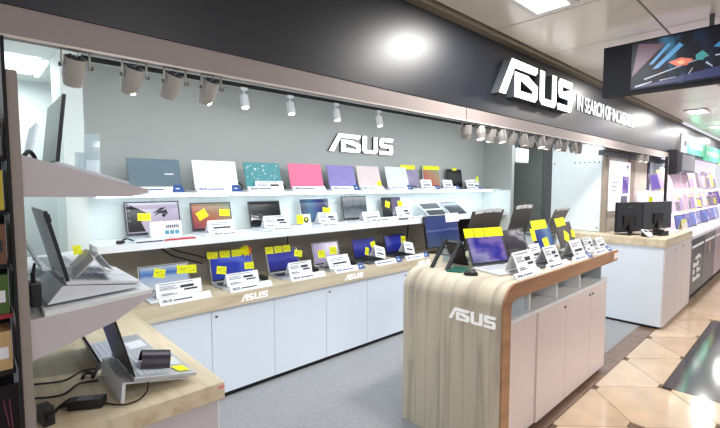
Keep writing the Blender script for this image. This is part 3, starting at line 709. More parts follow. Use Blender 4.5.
for i, (x0, x1, h_, lm, lab, mk) in enumerate(top):
    x0, x1 = x0 * 1.011 + 0.016, x1 * 1.011 + 0.016
    w_ = x1 - x0
    laptop(((x0 + x1) / 2, 3.265, ZT), math.pi, lab, G1, w_=w_, d_=0.21, h_=h_, tilt=-15, lid=lm, base=(PALE if i != 0 else DGREY), keys=KEYS, lidmark=mk,
           notes=[(-0.40, 0.22, 0.06, 0.05, 20, False)] if i == 5 else ())
    strip(((x0 + x1) / 2 - 0.01, 3.003, ZT), 0, 'white label strip with %s in front of the %s laptop' % ('blue tag' if i in (0, 1, 4, 6) else 'dark print', names[i]), w_=w_ * 0.97, tagc=(i in (0, 1, 4, 6)), group='label strips on the upper shelf')
card((1.83, 3.0395, ZT), R(0), 'white price card leaning on the teal laptop', 0.26, 0.085, 8, 'price cards on the upper shelf', 0, back=0.004)
# open laptops at the right end of the upper shelf
TR = [(3.80, PALE, 'mauve', [(-0.30, 1.0, 0.085, 0.05, 0, 1), (-0.04, 1.0, 0.085, 0.05, 0, 1), (0.22, 1.0, 0.085, 0.05, 0, 1)], 'open laptop with pale screen and yellow notes beside the ice blue laptop'),
      (4.22, PALE, 'sunset', [(-0.32, 1.02, 0.085, 0.05, 0, 1), (-0.06, 1.02, 0.085, 0.05, 0, 1), (0.20, 1.02, 0.085, 0.05, 0, 1), (0.42, 1.02, 0.07, 0.05, 0, 1)], 'open laptop with sunset screen under yellow notes on the upper shelf'),
      (4.72, BLACK, 'black', [(0.0, 1.0, 0.10, 0.035, 0, 1)], 'open black laptop with one yellow note on its dark screen top')]
for k, (x, lm, sc_, nt_, lab) in enumerate(TR):
    laptop((x, 3.03, ZT), 0, lab, 'open laptops on the upper shelf', w_=0.33, d_=0.19, h_=0.245, tilt=8, lid=lm, base=lm, screen=MATS['scr_' + sc_], notes=nt_)
    card((x + 0.12, 3.06, ZT + 0.018), 0, 'white price card on the keyboard of the %s laptop' % ('pale screen', 'sunset screen', 'black upper shelf')[k], 0.20, 0.10, 16, 'price cards on the upper shelf', 2)
    strip((x + 0.12, 2.992 + 0.004, ZT), 0, 'label strip in front of the open %s laptop' % ('pale screen', 'sunset screen', 'black upper shelf')[k], 0.30, True, 'label strips on the upper shelf', 0.036)
card((5.02, 3.10, ZT), 0, 'white price card with a yellow note standing at the shelf end', 0.20, 0.13, 14, 'price cards on the upper shelf', 2)
nn = B(-0.03, 0.03, -0.0004, 0.0004, -0.03, 0.03).build('sticky_note', NOTE, bpy.data.objects[-1] if False else None)
nn.location = (5.09, 3.125, ZT + 0.135); tag(nn, 'yellow note sticking up from the card at the shelf end', 'sticky note')
# cords behind the lids
for k, x in enumerate((1.56, 1.955, 2.40)):
    cable([(x - 0.06, 3.15, ZT + 0.10), (x, 3.12, ZT + 0.085), (x + 0.05, 3.09, ZT + 0.04), (x + 0.03, 3.10, ZT + 0.006)], 0.006, '', find(('white laptop turned', 'teal laptop with', 'bright pink laptop')[k]), 'security_cord')

# --- middle shelf: open laptops
ZM = 1.1305; G2 = 'open laptops on the middle shelf'
laptop((0.975, 2.955, ZM), 0, 'silver laptop with lilac emblem screen on a red edged mat, middle shelf', G2, 0.37, 0.225, 0.245, 14, DGREY, PALE, MATS['scr_lilac'], KEYSL, notes=[(-0.17, 0.55, 0.085, 0.055, 3, 1)])
lidm = [o for o in C.objects if o.name.startswith('lid')][-1]
def emblem(lid_o, pieces, mt, nm='screen_picture'):
    for poly in pieces: MB().prism(poly, 'y', -0.0054, -0.0047).build(nm, mt, lid_o)
DK = mat('screen_dark', '#0d0c14', 0.2)
emblem(lidm, [[(-0.172, 0.235), (-0.172, 0.03), (-0.06, 0.03), (-0.085, 0.10), (-0.02, 0.15), (-0.09, 0.19)], [(-0.01, 0.155), (0.05, 0.195), (0.09, 0.20), (0.05, 0.17)], [(0.0, 0.135), (0.03, 0.165), (0.09, 0.185), (0.10, 0.155), (0.07, 0.125), (0.085, 0.155), (0.04, 0.155)], [(0.055, 0.14), (0.07, 0.16), (0.085, 0.14), (0.068, 0.125)]], DK)
emblem(lidm, [[(-0.165 + 0, 0.21 - 0.035 * k), (-0.15, 0.21 - 0.035 * k), (-0.15, 0.222 - 0.035 * k), (-0.165, 0.222 - 0.035 * k)] for k in range(4)], PAPER, 'screen_icon')
t = thing('display_mat', 'red edged white display mat under the lilac emblem laptop', 'mat', (0.955, 2.905, ZM))
B(-0.19, 0.20, 0, 0.045, 0, 0.012).build('board', PALE, t); B(-0.01, 0.20, -0.0012, -0.0002, 0.001, 0.011).build('red_band', REDPR, t); B(-0.18, -0.02, -0.0012, -0.0002, 0.002, 0.009).build('dark_print', INK, t)
B(0.02, 0.19, 0.004, 0.03, 0.0122, 0.0128).build('red_band', REDPR, t)
card((1.005, 3.03, ZM + 0.0175), 0, 'clear white card with three teal squares before the emblem screen', 0.21, 0.105, 10, 'price cards on the middle shelf', 1)
laptop((1.40, 2.96, ZM), 0, 'silver laptop with orange red sunset screen and two yellow notes', G2, 0.325, 0.215, 0.225, 13, DGREY, PALE, MATS['scr_sunset'], KEYSL, notes=[(-0.24, 0.58, 0.08, 0.065, -28, 1), (0.32, 0.62, 0.085, 0.055, 4, 1)])
card((1.41, 3.045, ZM + 0.0175), 0, 'white price card before the orange sunset screen on the middle shelf', 0.21, 0.09, 12, 'price cards on the middle shelf', 2)
strip((1.42, 2.905, ZM), 0, 'label strip in front of the orange sunset screen laptop', 0.28, False, 'label strips on the middle shelf', 0.03)
laptop((1.868, 2.96, ZM), 0, 'silver laptop with black screen half covered by a white card, middle shelf', G2, 0.305, 0.21, 0.225, 13, DGREY, PALE, MATS['scr_black'], KEYSL)
card((1.895, 3.045, ZM + 0.0175), 0, 'wide white price card before the black screen on the middle shelf', 0.24, 0.10, 12, 'price cards on the middle shelf', 0)
strip((1.93, 2.905, ZM), 0, 'label strip in front of the black screen laptop, middle shelf', 0.30, False, 'label strips on the middle shelf', 0.03)
t = card((2.15, 2.975, ZM), 0, 'small white card with a round black and yellow emblem', 0.10, 0.12, 12, 'price cards on the middle shelf', 2)
for ob in list(t.children):
    if ob.name.startswith('print'): bpy.data.objects.remove(ob)
MB().prism([(0.026 * math.cos(k * math.pi / 12), 0.070 + 0.026 * math.sin(k * math.pi / 12)) for k in range(24)], 'y', -0.0012, -0.0004).build('emblem', INK, t).rotation_euler = (-R(12), 0, 0)
MB().prism([(0.012 * math.cos(k * math.pi / 8), 0.074 + 0.012 * math.sin(k * math.pi / 8)) for k in range(16)], 'y', -0.0020, -0.0013).build('emblem_centre', NOTE, t).rotation_euler = (-R(12), 0, 0)
nn = B(-0.034, 0.034, -0.0004, 0.0004, 0, 0.075).build('sticky_note', NOTE); nn.location = (2.075, 2.965, ZM + 0.04); nn.rotation_euler = (R(-10), 0, 0); tag(nn, 'yellow note between the black screen laptop and the round emblem card', 'sticky note')
laptop((2.405, 2.96, ZM), 0, 'silver laptop with swirling blue screen on the middle shelf', G2, 0.34, 0.215, 0.235, 13, PALE, PALE, MATS['scr_abstract'], KEYSL, notes=[(0.38, 0.48, 0.09, 0.07, 8, 1)])
card((2.42, 3.02, ZM + 0.024), 0, 'white price card before the swirling blue screen', 0.22, 0.095, 14, 'price cards on the middle shelf', 0, roll=4)
strip((2.42, 2.905, ZM), 0, 'label strip in front of the swirling blue screen laptop', 0.30, False, 'label strips on the middle shelf', 0.03)
laptop((2.905, 2.96, ZM), 0, 'silver laptop with grey landscape screen on the middle shelf', G2, 0.335, 0.215, 0.245, 10, DGREY, PALE, MATS['scr_landscape'], KEYSL)
card((2.99, 3.02, ZM + 0.0175), 0, 'white price card before the grey landscape screen', 0.24, 0.09, 20, 'price cards on the middle shelf', 2)
strip((3.06, 2.905, ZM), 0, 'long label strip in front of the grey landscape laptop', 0.40, False, 'label strips on the middle shelf', 0.045)
laptop((3.46, 2.96, ZM), 0, 'dark laptop with half purple screen and two yellow notes, middle shelf', G2, 0.315, 0.215, 0.225, 12, DGREY, DGREY, MATS['scr_dim'], notes=[(-0.22, 0.62, 0.07, 0.08, 18, 1), (0.45, 0.62, 0.075, 0.08, -5, 1)])
card((3.47, 3.01, ZM + 0.0175), 0, 'white price card between two yellow notes on the middle shelf', 0.23, 0.125, 14, 'price cards on the middle shelf', 0)
strip((3.60, 2.905, ZM), 0, 'label strip in front of the half purple screen laptop', 0.30, False, 'label strips on the middle shelf', 0.03)
# two slim devices lying on slanted rests
def slate(x, label, dark2):
    t = thing('tablet', label, 'tablet', (x, 2.93, ZM))
    t.rotation_euler = (0, 0, 0)
    f = bpy.data.objects.new('x', None); bpy.data.objects.remove(f)
    b_ = B(-0.18, 0.18, 0, 0.26, 0, 0.010).build('body', PALE, t); b_.rotation_euler = (R(38), 0, 0)
    if dark2:
        for a, b in ((0.03, 0.115), (0.14, 0.235)): B(-0.165, 0.165, a, b, 0.0102, 0.0112).build('screen', BLACK, b_)
    else:
        B(-0.165, 0.165, 0.015, 0.245, 0.0102, 0.0112).build('screen', mat('slate_glass', '#30363e', 0.15, noise=0.3, nscale=20), b_)
    MB().prism([(0.05, 0.0), (0.19, 0.0), (0.19, 0.13)], 'x', -0.05, 0.05).build('rest', ACR, t)
slate(3.99, 'white tablet with two dark bands on a slanted rest, middle shelf', True)
slate(4.40, 'white tablet with one dark screen on a slanted rest, middle shelf', False)
cable([(0.70, 2.97, ZM + 0.012), (0.735, 2.95, ZM + 0.03), (0.78, 2.99, ZM + 0.01)], 0.005, '', find('silver laptop with lilac emblem'), 'power_cord')
t = thing('power_plug', 'small black plug beside the emblem laptop on the middle shelf', 'plug', (0.695, 2.955, ZM)); B(-0.02, 0.02, -0.012, 0.012, 0, 0.022).build('body', BLACK, t, bevel=0.004); B(0.02, 0.03, -0.006, 0.006, 0.006, 0.016).build('sleeve', BLACKM, t)

# --- oak counter: open laptops
ZB = 0.7455; G3 = 'open laptops on the long oak counter'
laptop((0.990, 2.82, ZB), 0, 'pale laptop with cloudy blue screen and yellow notes on the oak counter', G3, 0.335, 0.215, 0.192, 14, PALE, PALE, MATS['scr_cloud'], KEYSL, notes=[(-0.10, 0.70, 0.075, 0.06, 15, 1), (0.46, 0.72, 0.14, 0.06, 4, 1)])
card((1.025, 2.87, ZB + 0.0175), 0, 'wide white price card before the cloudy blue screen', 0.30, 0.095, 12, 'price cards on the oak counter', 0)
strip((1.02, 2.735, ZB), 0, 'label strip in front of the cloudy blue screen laptop', 0.33, False, 'label strips on the oak counter')
laptop((1.486, 2.83, ZB), R(-3), 'blue screen laptop under four yellow notes and a starburst sticker', G3, 0.345, 0.215, 0.20, 16, SILVER, SILVER, MATS['scr_blue'], KEYS,
       notes=[(-0.42, 1.06, 0.082, 0.055, 4, 1), (-0.14, 1.06, 0.082, 0.055, 2, 1), (0.14, 1.06, 0.082, 0.055, 0, 1), (-0.26, 0.46, 0.075, 0.06, 12, 1), (0.40, 0.50, 0.08, 0.055, 3, 1)])
lidm = [o for o in C.objects if o.name.startswith('lid') and not o.name.startswith('lid_')][-1]
st = MB().prism([((0.062 if k % 2 == 0 else 0.042) * math.cos(k * math.pi / 10), (0.050 if k % 2 == 0 else 0.034) * math.sin(k * math.pi / 10)) for k in range(20)], 'y', -0.0004, 0.0004).build('starburst_note', BURST, lidm); st.location = (0.128, -0.0075, 0.222)
card((1.49, 2.87, ZB + 0.0175), 0, 'white price card before the blue screen with starburst', 0.26, 0.09, 16, 'price cards on the oak counter', 0)
strip((1.49, 2.735, ZB), R(0), 'label strip in front of the starburst laptop', 0.33, False, 'label strips on the oak counter')
laptop((1.965, 2.83, ZB), 0, 'navy screen laptop under three yellow notes on the oak counter', G3, 0.31, 0.215, 0.20, 18, SILVER, SILVER, MATS['scr_navy'], KEYS,
       notes=[(-0.38, 1.0, 0.075, 0.06, 2, 1), (-0.10, 1.0, 0.075, 0.06, 0, 1), (0.17, 1.0, 0.075, 0.06, 0, 1), (0.52, 0.72, 0.08, 0.06, 14, 1)])
card((2.01, 2.87, ZB + 0.0175), 0, 'white price card before the navy screen with three notes', 0.23, 0.105, 12, 'price cards on the oak counter', 0)
strip((2.0, 2.735, ZB), 0, 'label strip in front of the three note navy laptop', 0.33, False, 'label strips on the oak counter')
laptop((2.445, 2.84, ZB), 0, 'lilac screen laptop with two yellow notes on the oak counter', G3, 0.31, 0.215, 0.215, 16, PALE, SILVER, MATS['scr_mauve'], KEYS, notes=[(-0.20, 0.50, 0.08, 0.07, 4, 1), (0.26, 0.58, 0.085, 0.07, 5, 1)])
card((2.44, 2.87, ZB + 0.0175), 0, 'white price card before the lilac screen', 0.25, 0.115, 28, 'price cards on the oak counter', 2)
strip((2.44, 2.735, ZB), 0, 'label strip with blue tag in front of the lilac screen laptop', 0.33, True, 'label strips on the oak counter')
laptop((2.935, 2.84, ZB), 0, 'navy screen laptop with a slanting card, right of the lilac screen laptop', G3, 0.325, 0.215, 0.21, 15, BLACK, DGREY, MATS['scr_navy'], KEYS, notes=[(0.38, 0.60, 0.07, 0.075, -14, 1), (0.06, 0.34, 0.05, 0.08, 24, 1)])
card((2.965, 2.88, ZB + 0.040), 0, 'white price card tipped sideways before the navy screen', 0.15, 0.12, 24, 'price cards on the oak counter', 2, roll=16)
strip((2.94, 2.735, ZB), 0, 'label strip with blue tag below the tipped price card', 0.34, True, 'label strips on the oak counter')
laptop((3.39, 2.84, ZB), 0, 'navy screen laptop beside the tall blue monitor on the oak counter', G3, 0.315, 0.215, 0.21, 15, BLACK, DGREY, MATS['scr_navy'], KEYS, notes=[(0.44, 0.66, 0.075, 0.085, 12, 1)])
card((3.41, 2.88, ZB + 0.036), 0, 'white price card with a blue stamp beside the tall blue monitor', 0.16, 0.125, 24, 'price cards on the oak counter', 2, roll=12)
strip((3.37, 2.735, ZB), 0, 'label strip with blue tag beside the tall blue monitor', 0.34, True, 'label strips on the oak counter')
# monitor
t = thing('monitor', 'blue screen monitor on a black foot at the end of the oak counter', 'monitor', (3.90, 2.80, ZB), R(-3))
MB().prism([(-0.14, -0.05), (0.14, -0.05), (0.16, 0.10), (-0.16, 0.10)], 'z', 0, 0.010).build('foot', BLACK, t)
MB().prism([(0.03, 0.01), (0.055, 0.01), (0.07, 0.20), (0.05, 0.20)], 'x', -0.03, 0.03).build('stem', BLACK, t)
ld = B(-0.29, 0.29, -0.012, 0.012, 0, 0.36).build('panel', BLACK, t, bevel=0.003); ld.location = (0, 0.0, 0.06); ld.rotation_euler = (R(-10), 0, 0)
B(-0.278, 0.278, -0.0135, -0.0125, 0.018, 0.348).build('screen', MATS['scr_monitor'], ld)
n_ = B(-0.12, 0.12, -0.0005, 0.0005, -0.05, 0.05).build('price_paper', PAPER, ld); n_.location = (0.19, -0.0145, 0.325)
# black computer under the shelf end
t = thing('desktop_tower', 'black desktop tower beside the blue monitor under the middle shelf', 'computer', (4.62, 2.87, ZB))
B(0, 0.42, 0, 0.36, 0.012, 0.325).build('case', BLACKM, t, bevel=0.004)
for a in (0.03, 0.36):
    B(a, a + 0.03, 0.02, 0.34, 0, 0.0115).build('foot', BLACK, t)
mb = MB()
for k in range(8): mb.box(0.03, 0.24, -0.003, -0.0005, 0.05 + 0.028 * k, 0.062 + 0.028 * k)
mb.build('vent_grille', DGREY, t); MB().tube([(0.33, -0.0005, 0.28), (0.33, -0.004, 0.28)], 0.012, 14).build('power_button', SILVER, t)
# cords on the taupe back panel
cable([(1.00, 3.27, 1.07), (1.10, 3.23, 0.98), (1.22, 3.20, 0.93), (1.30, 3.16, 0.90)], 0.006, '', find('four yellow notes and a starburst'), 'power_cord')
cable([(1.05, 3.27, 1.07), (1.14, 3.24, 1.01), (1.25, 3.2, 0.97), (1.36, 3.18, 0.93)], 0.005, '', find('four yellow notes and a starburst'), 'power_cord')
cable([(2.16, 3.26, 1.07), (2.11, 3.22, 1.02), (2.09, 3.16, 0.92), (2.14, 3.08, 0.80), (2.2, 3.04, 0.752)], 0.006, '', find('navy screen laptop under three'), 'power_cord')
cable([(3.80, 3.24, 1.07), (3.72, 3.18, 0.95), (3.62, 3.10, 0.80), (3.70, 3.05, 0.752)], 0.007, '', find('blue screen monitor on a black foot'), 'power_cord')
for k, (x, lab) in enumerate(((1.70, 'small black power adapter between the two notes laptops on oak counter'), (2.205, 'small black power adapter beside the lilac screen laptop'), (2.66, 'small black power adapter between lilac and navy screen laptops'))):
    t = thing('power_adapter', lab, 'adapter', (x, 2.98, ZB)); B(-0.035, 0.035, -0.05, 0.05, 0, 0.03).build('body', BLACK, t, bevel=0.005); MB().tube([(0, -0.05, 0.015), (0, -0.075, 0.012)], 0.005, 8).build('lead', CABLE, t)

# --- island
ZI = ISZ + 0.0005; G4 = 'open laptops along the front of the island'
laptop((2.37, 1.17, ZI), R(-16), 'laptop with purple swirl screen under four yellow notes on the island', G4, 0.31, 0.22, 0.205, 22, DGREY, PALE, MATS['scr_violet'], KEYSL, notes=[(-0.40, 1.06, 0.078, 0.06, 0, 1), (-0.13, 1.06, 0.078, 0.06, 0, 1), (0.14, 1.06, 0.078, 0.06, 0, 1), (0.40, 1.06, 0.078, 0.06, 0, 1)])
card((2.41, 1.125, ZI + 0.018), R(0), 'white price card on the purple swirl laptop', 0.23, 0.125, 24, 'price cards on the island', 0)
strip((2.35, 1.078, ZI), 0, 'label strip in front of the purple swirl laptop', 0.31, False, 'label strips on the island', 0.03)
laptop((2.76, 1.14, ZI), 0, 'laptop with dark rippled screen between purple and blue screen laptops', G4, 0.31, 0.215, 0.215, 18, DGREY, DGREY, MATS['scr_ripple'], KEYS)
card((2.80, 1.13, ZI + 0.018), 0, 'white price card on the dark rippled laptop', 0.20, 0.115, 24, 'price cards on the island', 0)
card((2.83, 1.255, ZI + 0.018), 0, 'second white card behind the one on the rippled laptop', 0.15, 0.11, 20, 'price cards on the island', 2)
strip((2.77, 1.078, ZI), 0, 'label strip in front of the dark rippled laptop', 0.31, False, 'label strips on the island', 0.03)
laptop((3.20, 1.14, ZI), 0, 'laptop with blue sky screen under wide yellow notes on the island', G4, 0.31, 0.215, 0.215, 18, DGREY, DGREY, MATS['scr_bluesky'], KEYS, notes=[(-0.36, 1.02, 0.085, 0.07, 0, 1), (-0.08, 1.02, 0.085, 0.07, 0, 1), (0.20, 1.02, 0.085, 0.07, 0, 1), (-0.52, 0.70, 0.07, 0.09, 6, 1), (0.02, 0.40, 0.09, 0.10, -6, 1)])
card((3.22, 1.125, ZI + 0.018), 0, 'white price card on the blue sky laptop', 0.21, 0.12, 24, 'price cards on the island', 2)
strip((3.18, 1.078, ZI), 0, 'label strip in front of the blue sky laptop', 0.29, True, 'label strips on the island', 0.03)
laptop((3.61, 1.14, ZI), 0, 'laptop with taupe screen and yellow notes at the island end', G4, 0.31, 0.215, 0.21, 18, DGREY, PALE, MATS['scr_taupe'], KEYS, notes=[(-0.30, 1.02, 0.09, 0.07, 0, 1), (0.02, 1.04, 0.09, 0.07, 0, 1), (0.0, 0.42, 0.09, 0.09, 28, 1), (0.46, 0.50, 0.07, 0.06, 5, 1)])
card((3.52, 1.15, ZI + 0.018), 0, 'white price card on the taupe screen laptop beside the yellow note', 0.17, 0.11, 24, 'price cards on the island', 0)
card((3.71, 1.12, ZI + 0.018), 0, 'white price card on the taupe screen laptop at the island corner', 0.17, 0.10, 30, 'price cards on the island', 2)
strip((3.60, 1.078, ZI), 0, 'label strip in front of the taupe screen laptop at the island end', 0.31, True, 'label strips on the island', 0.03)
# back row facing the wall, on risers
G5 = 'laptops facing the back wall on the island'
BK = [(2.56, 0.40, BROWN, 0.255, 'dark brown laptop lid with white strips facing the wall, island riser'), (3.06, 0.30, mat('charcoal_lid', '#47454a', 0.45), 0.265, 'charcoal laptop lid with white strips on top edge, island riser'), (3.72, 0.30, GREYL, 0.235, 'grey laptop lid with white strips facing the wall near the island end')]
for k, (x, w_, lm, h_, lab) in enumerate(BK):
    t = thing('display_riser', 'grey riser under the %s laptop on the island' % ('dark brown', 'charcoal', 'grey')[k], 'riser', (x, 1.64, ZI), 0, 'risers on the island')
    MB().box(-w_ * 0.42, w_ * 0.42, -0.09, 0.09, 0.085, 0.095).box(-w_ * 0.42, -w_ * 0.42 + 0.008, -0.09, 0.09, 0, 0.085).box(w_ * 0.42 - 0.008, w_ * 0.42, -0.09, 0.09, 0, 0.085).build('frame', ACR, t)
    tl = laptop((x, 1.735, ZI + 0.0955), math.pi, lab, G5, w_, 0.19, h_, 16 if k < 2 else 24, lm, DGREY, MATS['scr_black'], KEYS)
    ldo = [c_ for c_ in tl.children if c_.name.startswith('lid')][0]
    for j in range(3):
        n_ = B(-w_ * 0.13, w_ * 0.13, -0.0005, 0.0005, -0.012, 0.016).build('paper_strip', PAPER, ldo); n_.location = ((j - 1) * w_ * 0.29, 0.0045, h_ - 0.004 + 0.003 * (j % 2)); n_.rotation_euler = (0, R((j - 1) * 3), 0)
# yellow notes on a stand between
t = thing('note_stand', 'pale stand with yellow notes beside the dark brown laptop on the island', 'stand', (2.84, 1.56, ZI))
MB().prism([(-0.06, -0.05), (0.06, -0.05), (0.06, 0.05), (-0.06, 0.05)], 'z', 0, 0.008).build('foot', ACR, t)
pn = B(-0.06, 0.06, -0.002, 0.002, 0, 0.30).build('panel', ACR, t); pn.location = (0, 0, 0.0085); pn.rotation_euler = (R(-8), 0, 0)
for v, a in ((0.27, 6), (0.17, -8)):
    n_ = B(-0.045, 0.045, -0.0005, 0.0005, -0.035, 0.035).build('sticky_note', NOTE, pn); n_.location = (0.01, -0.003, v); n_.rotation_euler = (0, R(a), 0)
# black folding stand, green card, mouse
t = thing('tablet_stand', 'black folding stand leaning behind the purple swirl laptop on the island', 'stand', (2.275, 1.58, ZI), R(0))
MB().prism([(-0.13, 0.0), (-0.115, 0.0), (0.03, 0.165), (0.018, 0.17)], 'y', -0.07, -0.045).build('front_leg', BLACK, t)
MB().prism([(0.018, 0.155), (0.030, 0.165), (0.12, 0.0), (0.10, 0.0)], 'y', -0.06, 0.06).build('rear_leg', BLACK, t)
MB().prism([(-0.13, 0.0), (-0.115, 0.0), (0.03, 0.165), (0.018, 0.17)], 'y', 0.045, 0.07).build('front_leg', BLACK, t)
MB().tube([(-0.05, -0.075, 0.08), (-0.05, 0.075, 0.08)], 0.006, 8).build('crossbar', DGREY, t)
t = thing('notebook', 'thin green booklet lying on the island end', 'booklet', (2.205, 1.475, ZI), R(-75))
B(-0.05, 0.05, -0.08, 0.08, 0, 0.006).build('cover', GREEN, t); B(-0.048, 0.048, -0.078, 0.078, 0.0062, 0.0075).build('page', mat('dark_green_page', '#155648', 0.5), t)
t = thing('mouse', 'small black mouse on the island beside the green booklet', 'mouse', (2.14, 1.345, ZI), R(30))
bm = bmesh.new(); bmesh.ops.create_uvsphere(bm, u_segments=16, v_segments=10, radius=1.0)
for v in bm.verts: v.co = (v.co.x * 0.028, v.co.y * 0.042, max(v.co.z, -0.25) * 0.024 + 0.006)
me = bpy.data.meshes.new('shell'); bm.to_mesh(me); bm.free(); me.materials.append(BLACK); inst('shell', me, t)
MB().tube([(-0.004, -0.018, 0.028), (0.004, -0.018, 0.028)], 0.006, 10).build('wheel', DGREY, t)
cable([(2.155, 1.385, ZI + 0.012), (2.18, 1.40, ZI + 0.005), (2.22, 1.385, ZI + 0.005), (2.26, 1.41, ZI + 0.005)], 0.003, '', find('small black mouse on'), 'cord')

# --- left upper shelf
def zt(x): return 1.584 - (x - 0.12) * (0.098 / 0.325)
def sloped(x, y, dz=0.001): return (x, y, zt(x) + dz)
a_ = math.atan(0.098 / 0.325)
t = laptop((0.41, 1.76, zt(0.41) + 0.001), R(90), 'large silver laptop seen from its lid back on the sloping shelf', 'laptops on the left shelves', 0.33, 0.215, 0.21, 0, mat('grey_green_lid', '#8b9692', 0.35, metal=0.2), SILVER, MATS['scr_black'], KEYS)
t.rotation_euler = (a_, 0, R(90))
l_ = [c_ for c_ in t.children if c_.name.startswith('lid')][0]; l_.rotation_euler = (-R(10), 0, 0); B(-0.1665, -0.1652, -0.006, 0.0045, 0.0, 0.21).build('edge_strip', BLACK, l_)
t = laptop((0.385, 2.45, zt(0.385) + 0.001), R(90), 'second silver laptop farther along the sloping shelf', 'laptops on the left shelves', 0.30, 0.20, 0.20, 5, PALE, SILVER, MATS['scr_black'], KEYS)
t.rotation_euler = (a_, 0, R(90))
for k, (x, y, rz, lab) in enumerate(((0.405, 2.02, 75, 'clear bent card holder on the sloping shelf edge'), (0.405, 2.18, 90, 'clear crumpled price holder lower on the sloping shelf edge'))):
    t = thing('card_holder', lab, 'card holder', (x, y, zt(x) + 0.003), R(rz)); t.rotation_euler = (a_ if False else 0, 0, R(rz))
    H_ = 0.20 - 0.07 * k
    arc = [(-0.055 + 0.09 * q_ / 8, H_ * math.sin(math.pi / 2 * q_ / 8)) for q_ in range(9)]
    MB().prism([(x_, z_ + 0.012) for x_, z_ in arc] + [(x_ + 0.003, z_ + 0.010) for x_, z_ in arc[::-1]], 'y', -0.010, 0.045).build('front_sheet', ACRT, t)
    MB().prism([(0.036, H_ + 0.010), (0.039, H_ + 0.010), (0.060, 0.012), (0.056, 0.012)], 'y', -0.010, 0.045).build('rear_sheet', ACRT, t)
    MB().prism([(-0.02, 0.05), (-0.018, 0.05), (0.012, 0.10 - 0.03 * k), (0.01, 0.10 - 0.03 * k)], 'y', -0.005, 0.04).build('inset_card', PAPER, t)
    B(-0.057, 0.062, -0.012, 0.047, 0.0, 0.0115).build('foot', ACRT, t)
cable([(0.13, 1.56, 1.586), (0.145, 1.60, 1.60), (0.16, 1.64, 1.588), (0.17, 1.70, 1.575)], 0.006, '', find('large silver laptop seen'), 'power_cord')

# --- left lower shelf
t = thing('display_wedge', 'white wedge stand under the leaning laptop on the lower left shelf', 'stand', (0.0, 1.555, 0))
MB().prism([(0.165, 1.140), (0.425, 1.154), (0.425, 1.160), (0.215, 1.190), (0.205, 1.190)], 'y', 0, 0.34).build('wedge', PALE, t)
t = laptop((0.427, 1.725, 1.1640), R(90), 'pale laptop with black edges leaning open on the white wedge', 'laptops on the left shelves', 0.33, 0.215, 0.225, 20, PALE, PALE, MATS['scr_black'], KEYSL, thick=0.012)
t.rotation_euler = (R(7.5), 0, R(90))
ldo = [c_ for c_ in t.children if c_.name.startswith('lid')][0]
B(-0.1665, -0.1652, -0.006, 0.0045, 0.0, 0.225).build('edge_strip', BLACK, ldo); B(-0.167, -0.1652, -0.009, 0.006, 0.19, 0.215).build('corner_clip', BLACK, ldo)
for k, (x, y, rz, lab) in enumerate(((0.30, 1.64, 84, 'white folded price card on the leaning pale laptop'), (0.33, 1.82, 96, 'white price card farther along on the leaning pale laptop'))):
    c_ = card((x + 0.05, y, 1.1925 - 0.006 * k), R(rz), lab, 0.15, 0.085, 42, 'price cards on the left shelves', 2); c_.rotation_euler = (R(7.5), 0, R(rz))
nn = B(-0.02, 0.02, -0.0004, 0.0004, 0, 0.035).build('sticky_note', NOTE); nn.location = (0.30, 1.87, 1.24); nn.rotation_euler = (R(-12), 0, R(40)); tag(nn, 'yellow note stuck behind the cards of the leaning pale laptop', 'sticky note')
t = laptop((0.42, 2.22, 1.1495), R(90), 'farther silver laptop lying open behind the leaning pale laptop', 'laptops on the left shelves', 0.33, 0.215, 0.20, 28, PALE, PALE, MATS['scr_landscape'], KEYSL)
t.rotation_euler = (R(3.3), 0, R(90))
t = thing('power_adapter', 'black power brick behind the leaning laptop on the lower left shelf', 'adapter', (0.138, 1.60, 1.134), R(4))
B(-0.014, 0.014, -0.035, 0.035, 0.0, 0.075).build('body', BLACK, t, bevel=0.005); MB().tube([(0, 0, 0.074), (0.0, 0.0, 0.10)], 0.006, 8).build('strain_relief', BLACKM, t)
cable([(0.138, 1.60, 1.234), (0.145, 1.62, 1.255), (0.150, 1.68, 1.245), (0.152, 1.74, 1.20)], 0.004, '', find('black power brick behind'), 'power_cord')

# --- left oak counter
t = thing('display_wedge', 'white angled stand under the silver laptop on the side counter', 'stand', (0, 0, 0))
MB().prism([(0.36, 0.744), (0.372, 0.744), (0.378, 0.808), (0.59, 0.762), (0.59, 0.766), (0.368, 0.816)], 'y', 1.60, 1.90).build('wedge', PALE, t)
t = laptop((0.620, 1.745, 0.7665), R(90), 'silver laptop with sticky notes on its deck on the side counter', 'laptops on the left shelves', 0.31, 0.225, 0.22, 26, BLACK, SILVER, MATS['scr_black'], KEYSL)
t.rotation_euler = (R(11.5), 0, R(90))
for (u, v, s_) in ((-0.10, 0.045, 0.06), (0.03, 0.06, 0.05)):
    n_ = B(-s_ / 2, s_ / 2, -s_ * 0.4, s_ * 0.4, 0.0158, 0.0166).build('sticky_note', NOTE, t); n_.location = (u, v, 0); n_.rotation_euler = (0, 0, R(12))
t = thing('card_holder', 'curved purple black card bent over the silver laptop keyboard', 'card holder', (0.50, 1.70, 0.812), R(80)); t.rotation_euler = (R(11.5), 0, R(80))
pr_ = [(0.045 * math.cos(k * math.pi / 10) * 1.0, 0.055 * math.sin(k * math.pi / 10)) for k in range(11)]
mb = MB(); mb.prism(pr_ + [(x * 0.96, z * 0.96) for x, z in pr_[::-1]], 'y', -0.05, 0.05); mb.build('sheet', mat('purple_black_card', '#2e2838', 0.25), t)
mb = MB()
for k in range(4): mb.box(0.046, 0.047, -0.035 + 0.02 * k, -0.022 + 0.02 * k, 0.008, 0.022)
mb.build('print', PAPER, t)
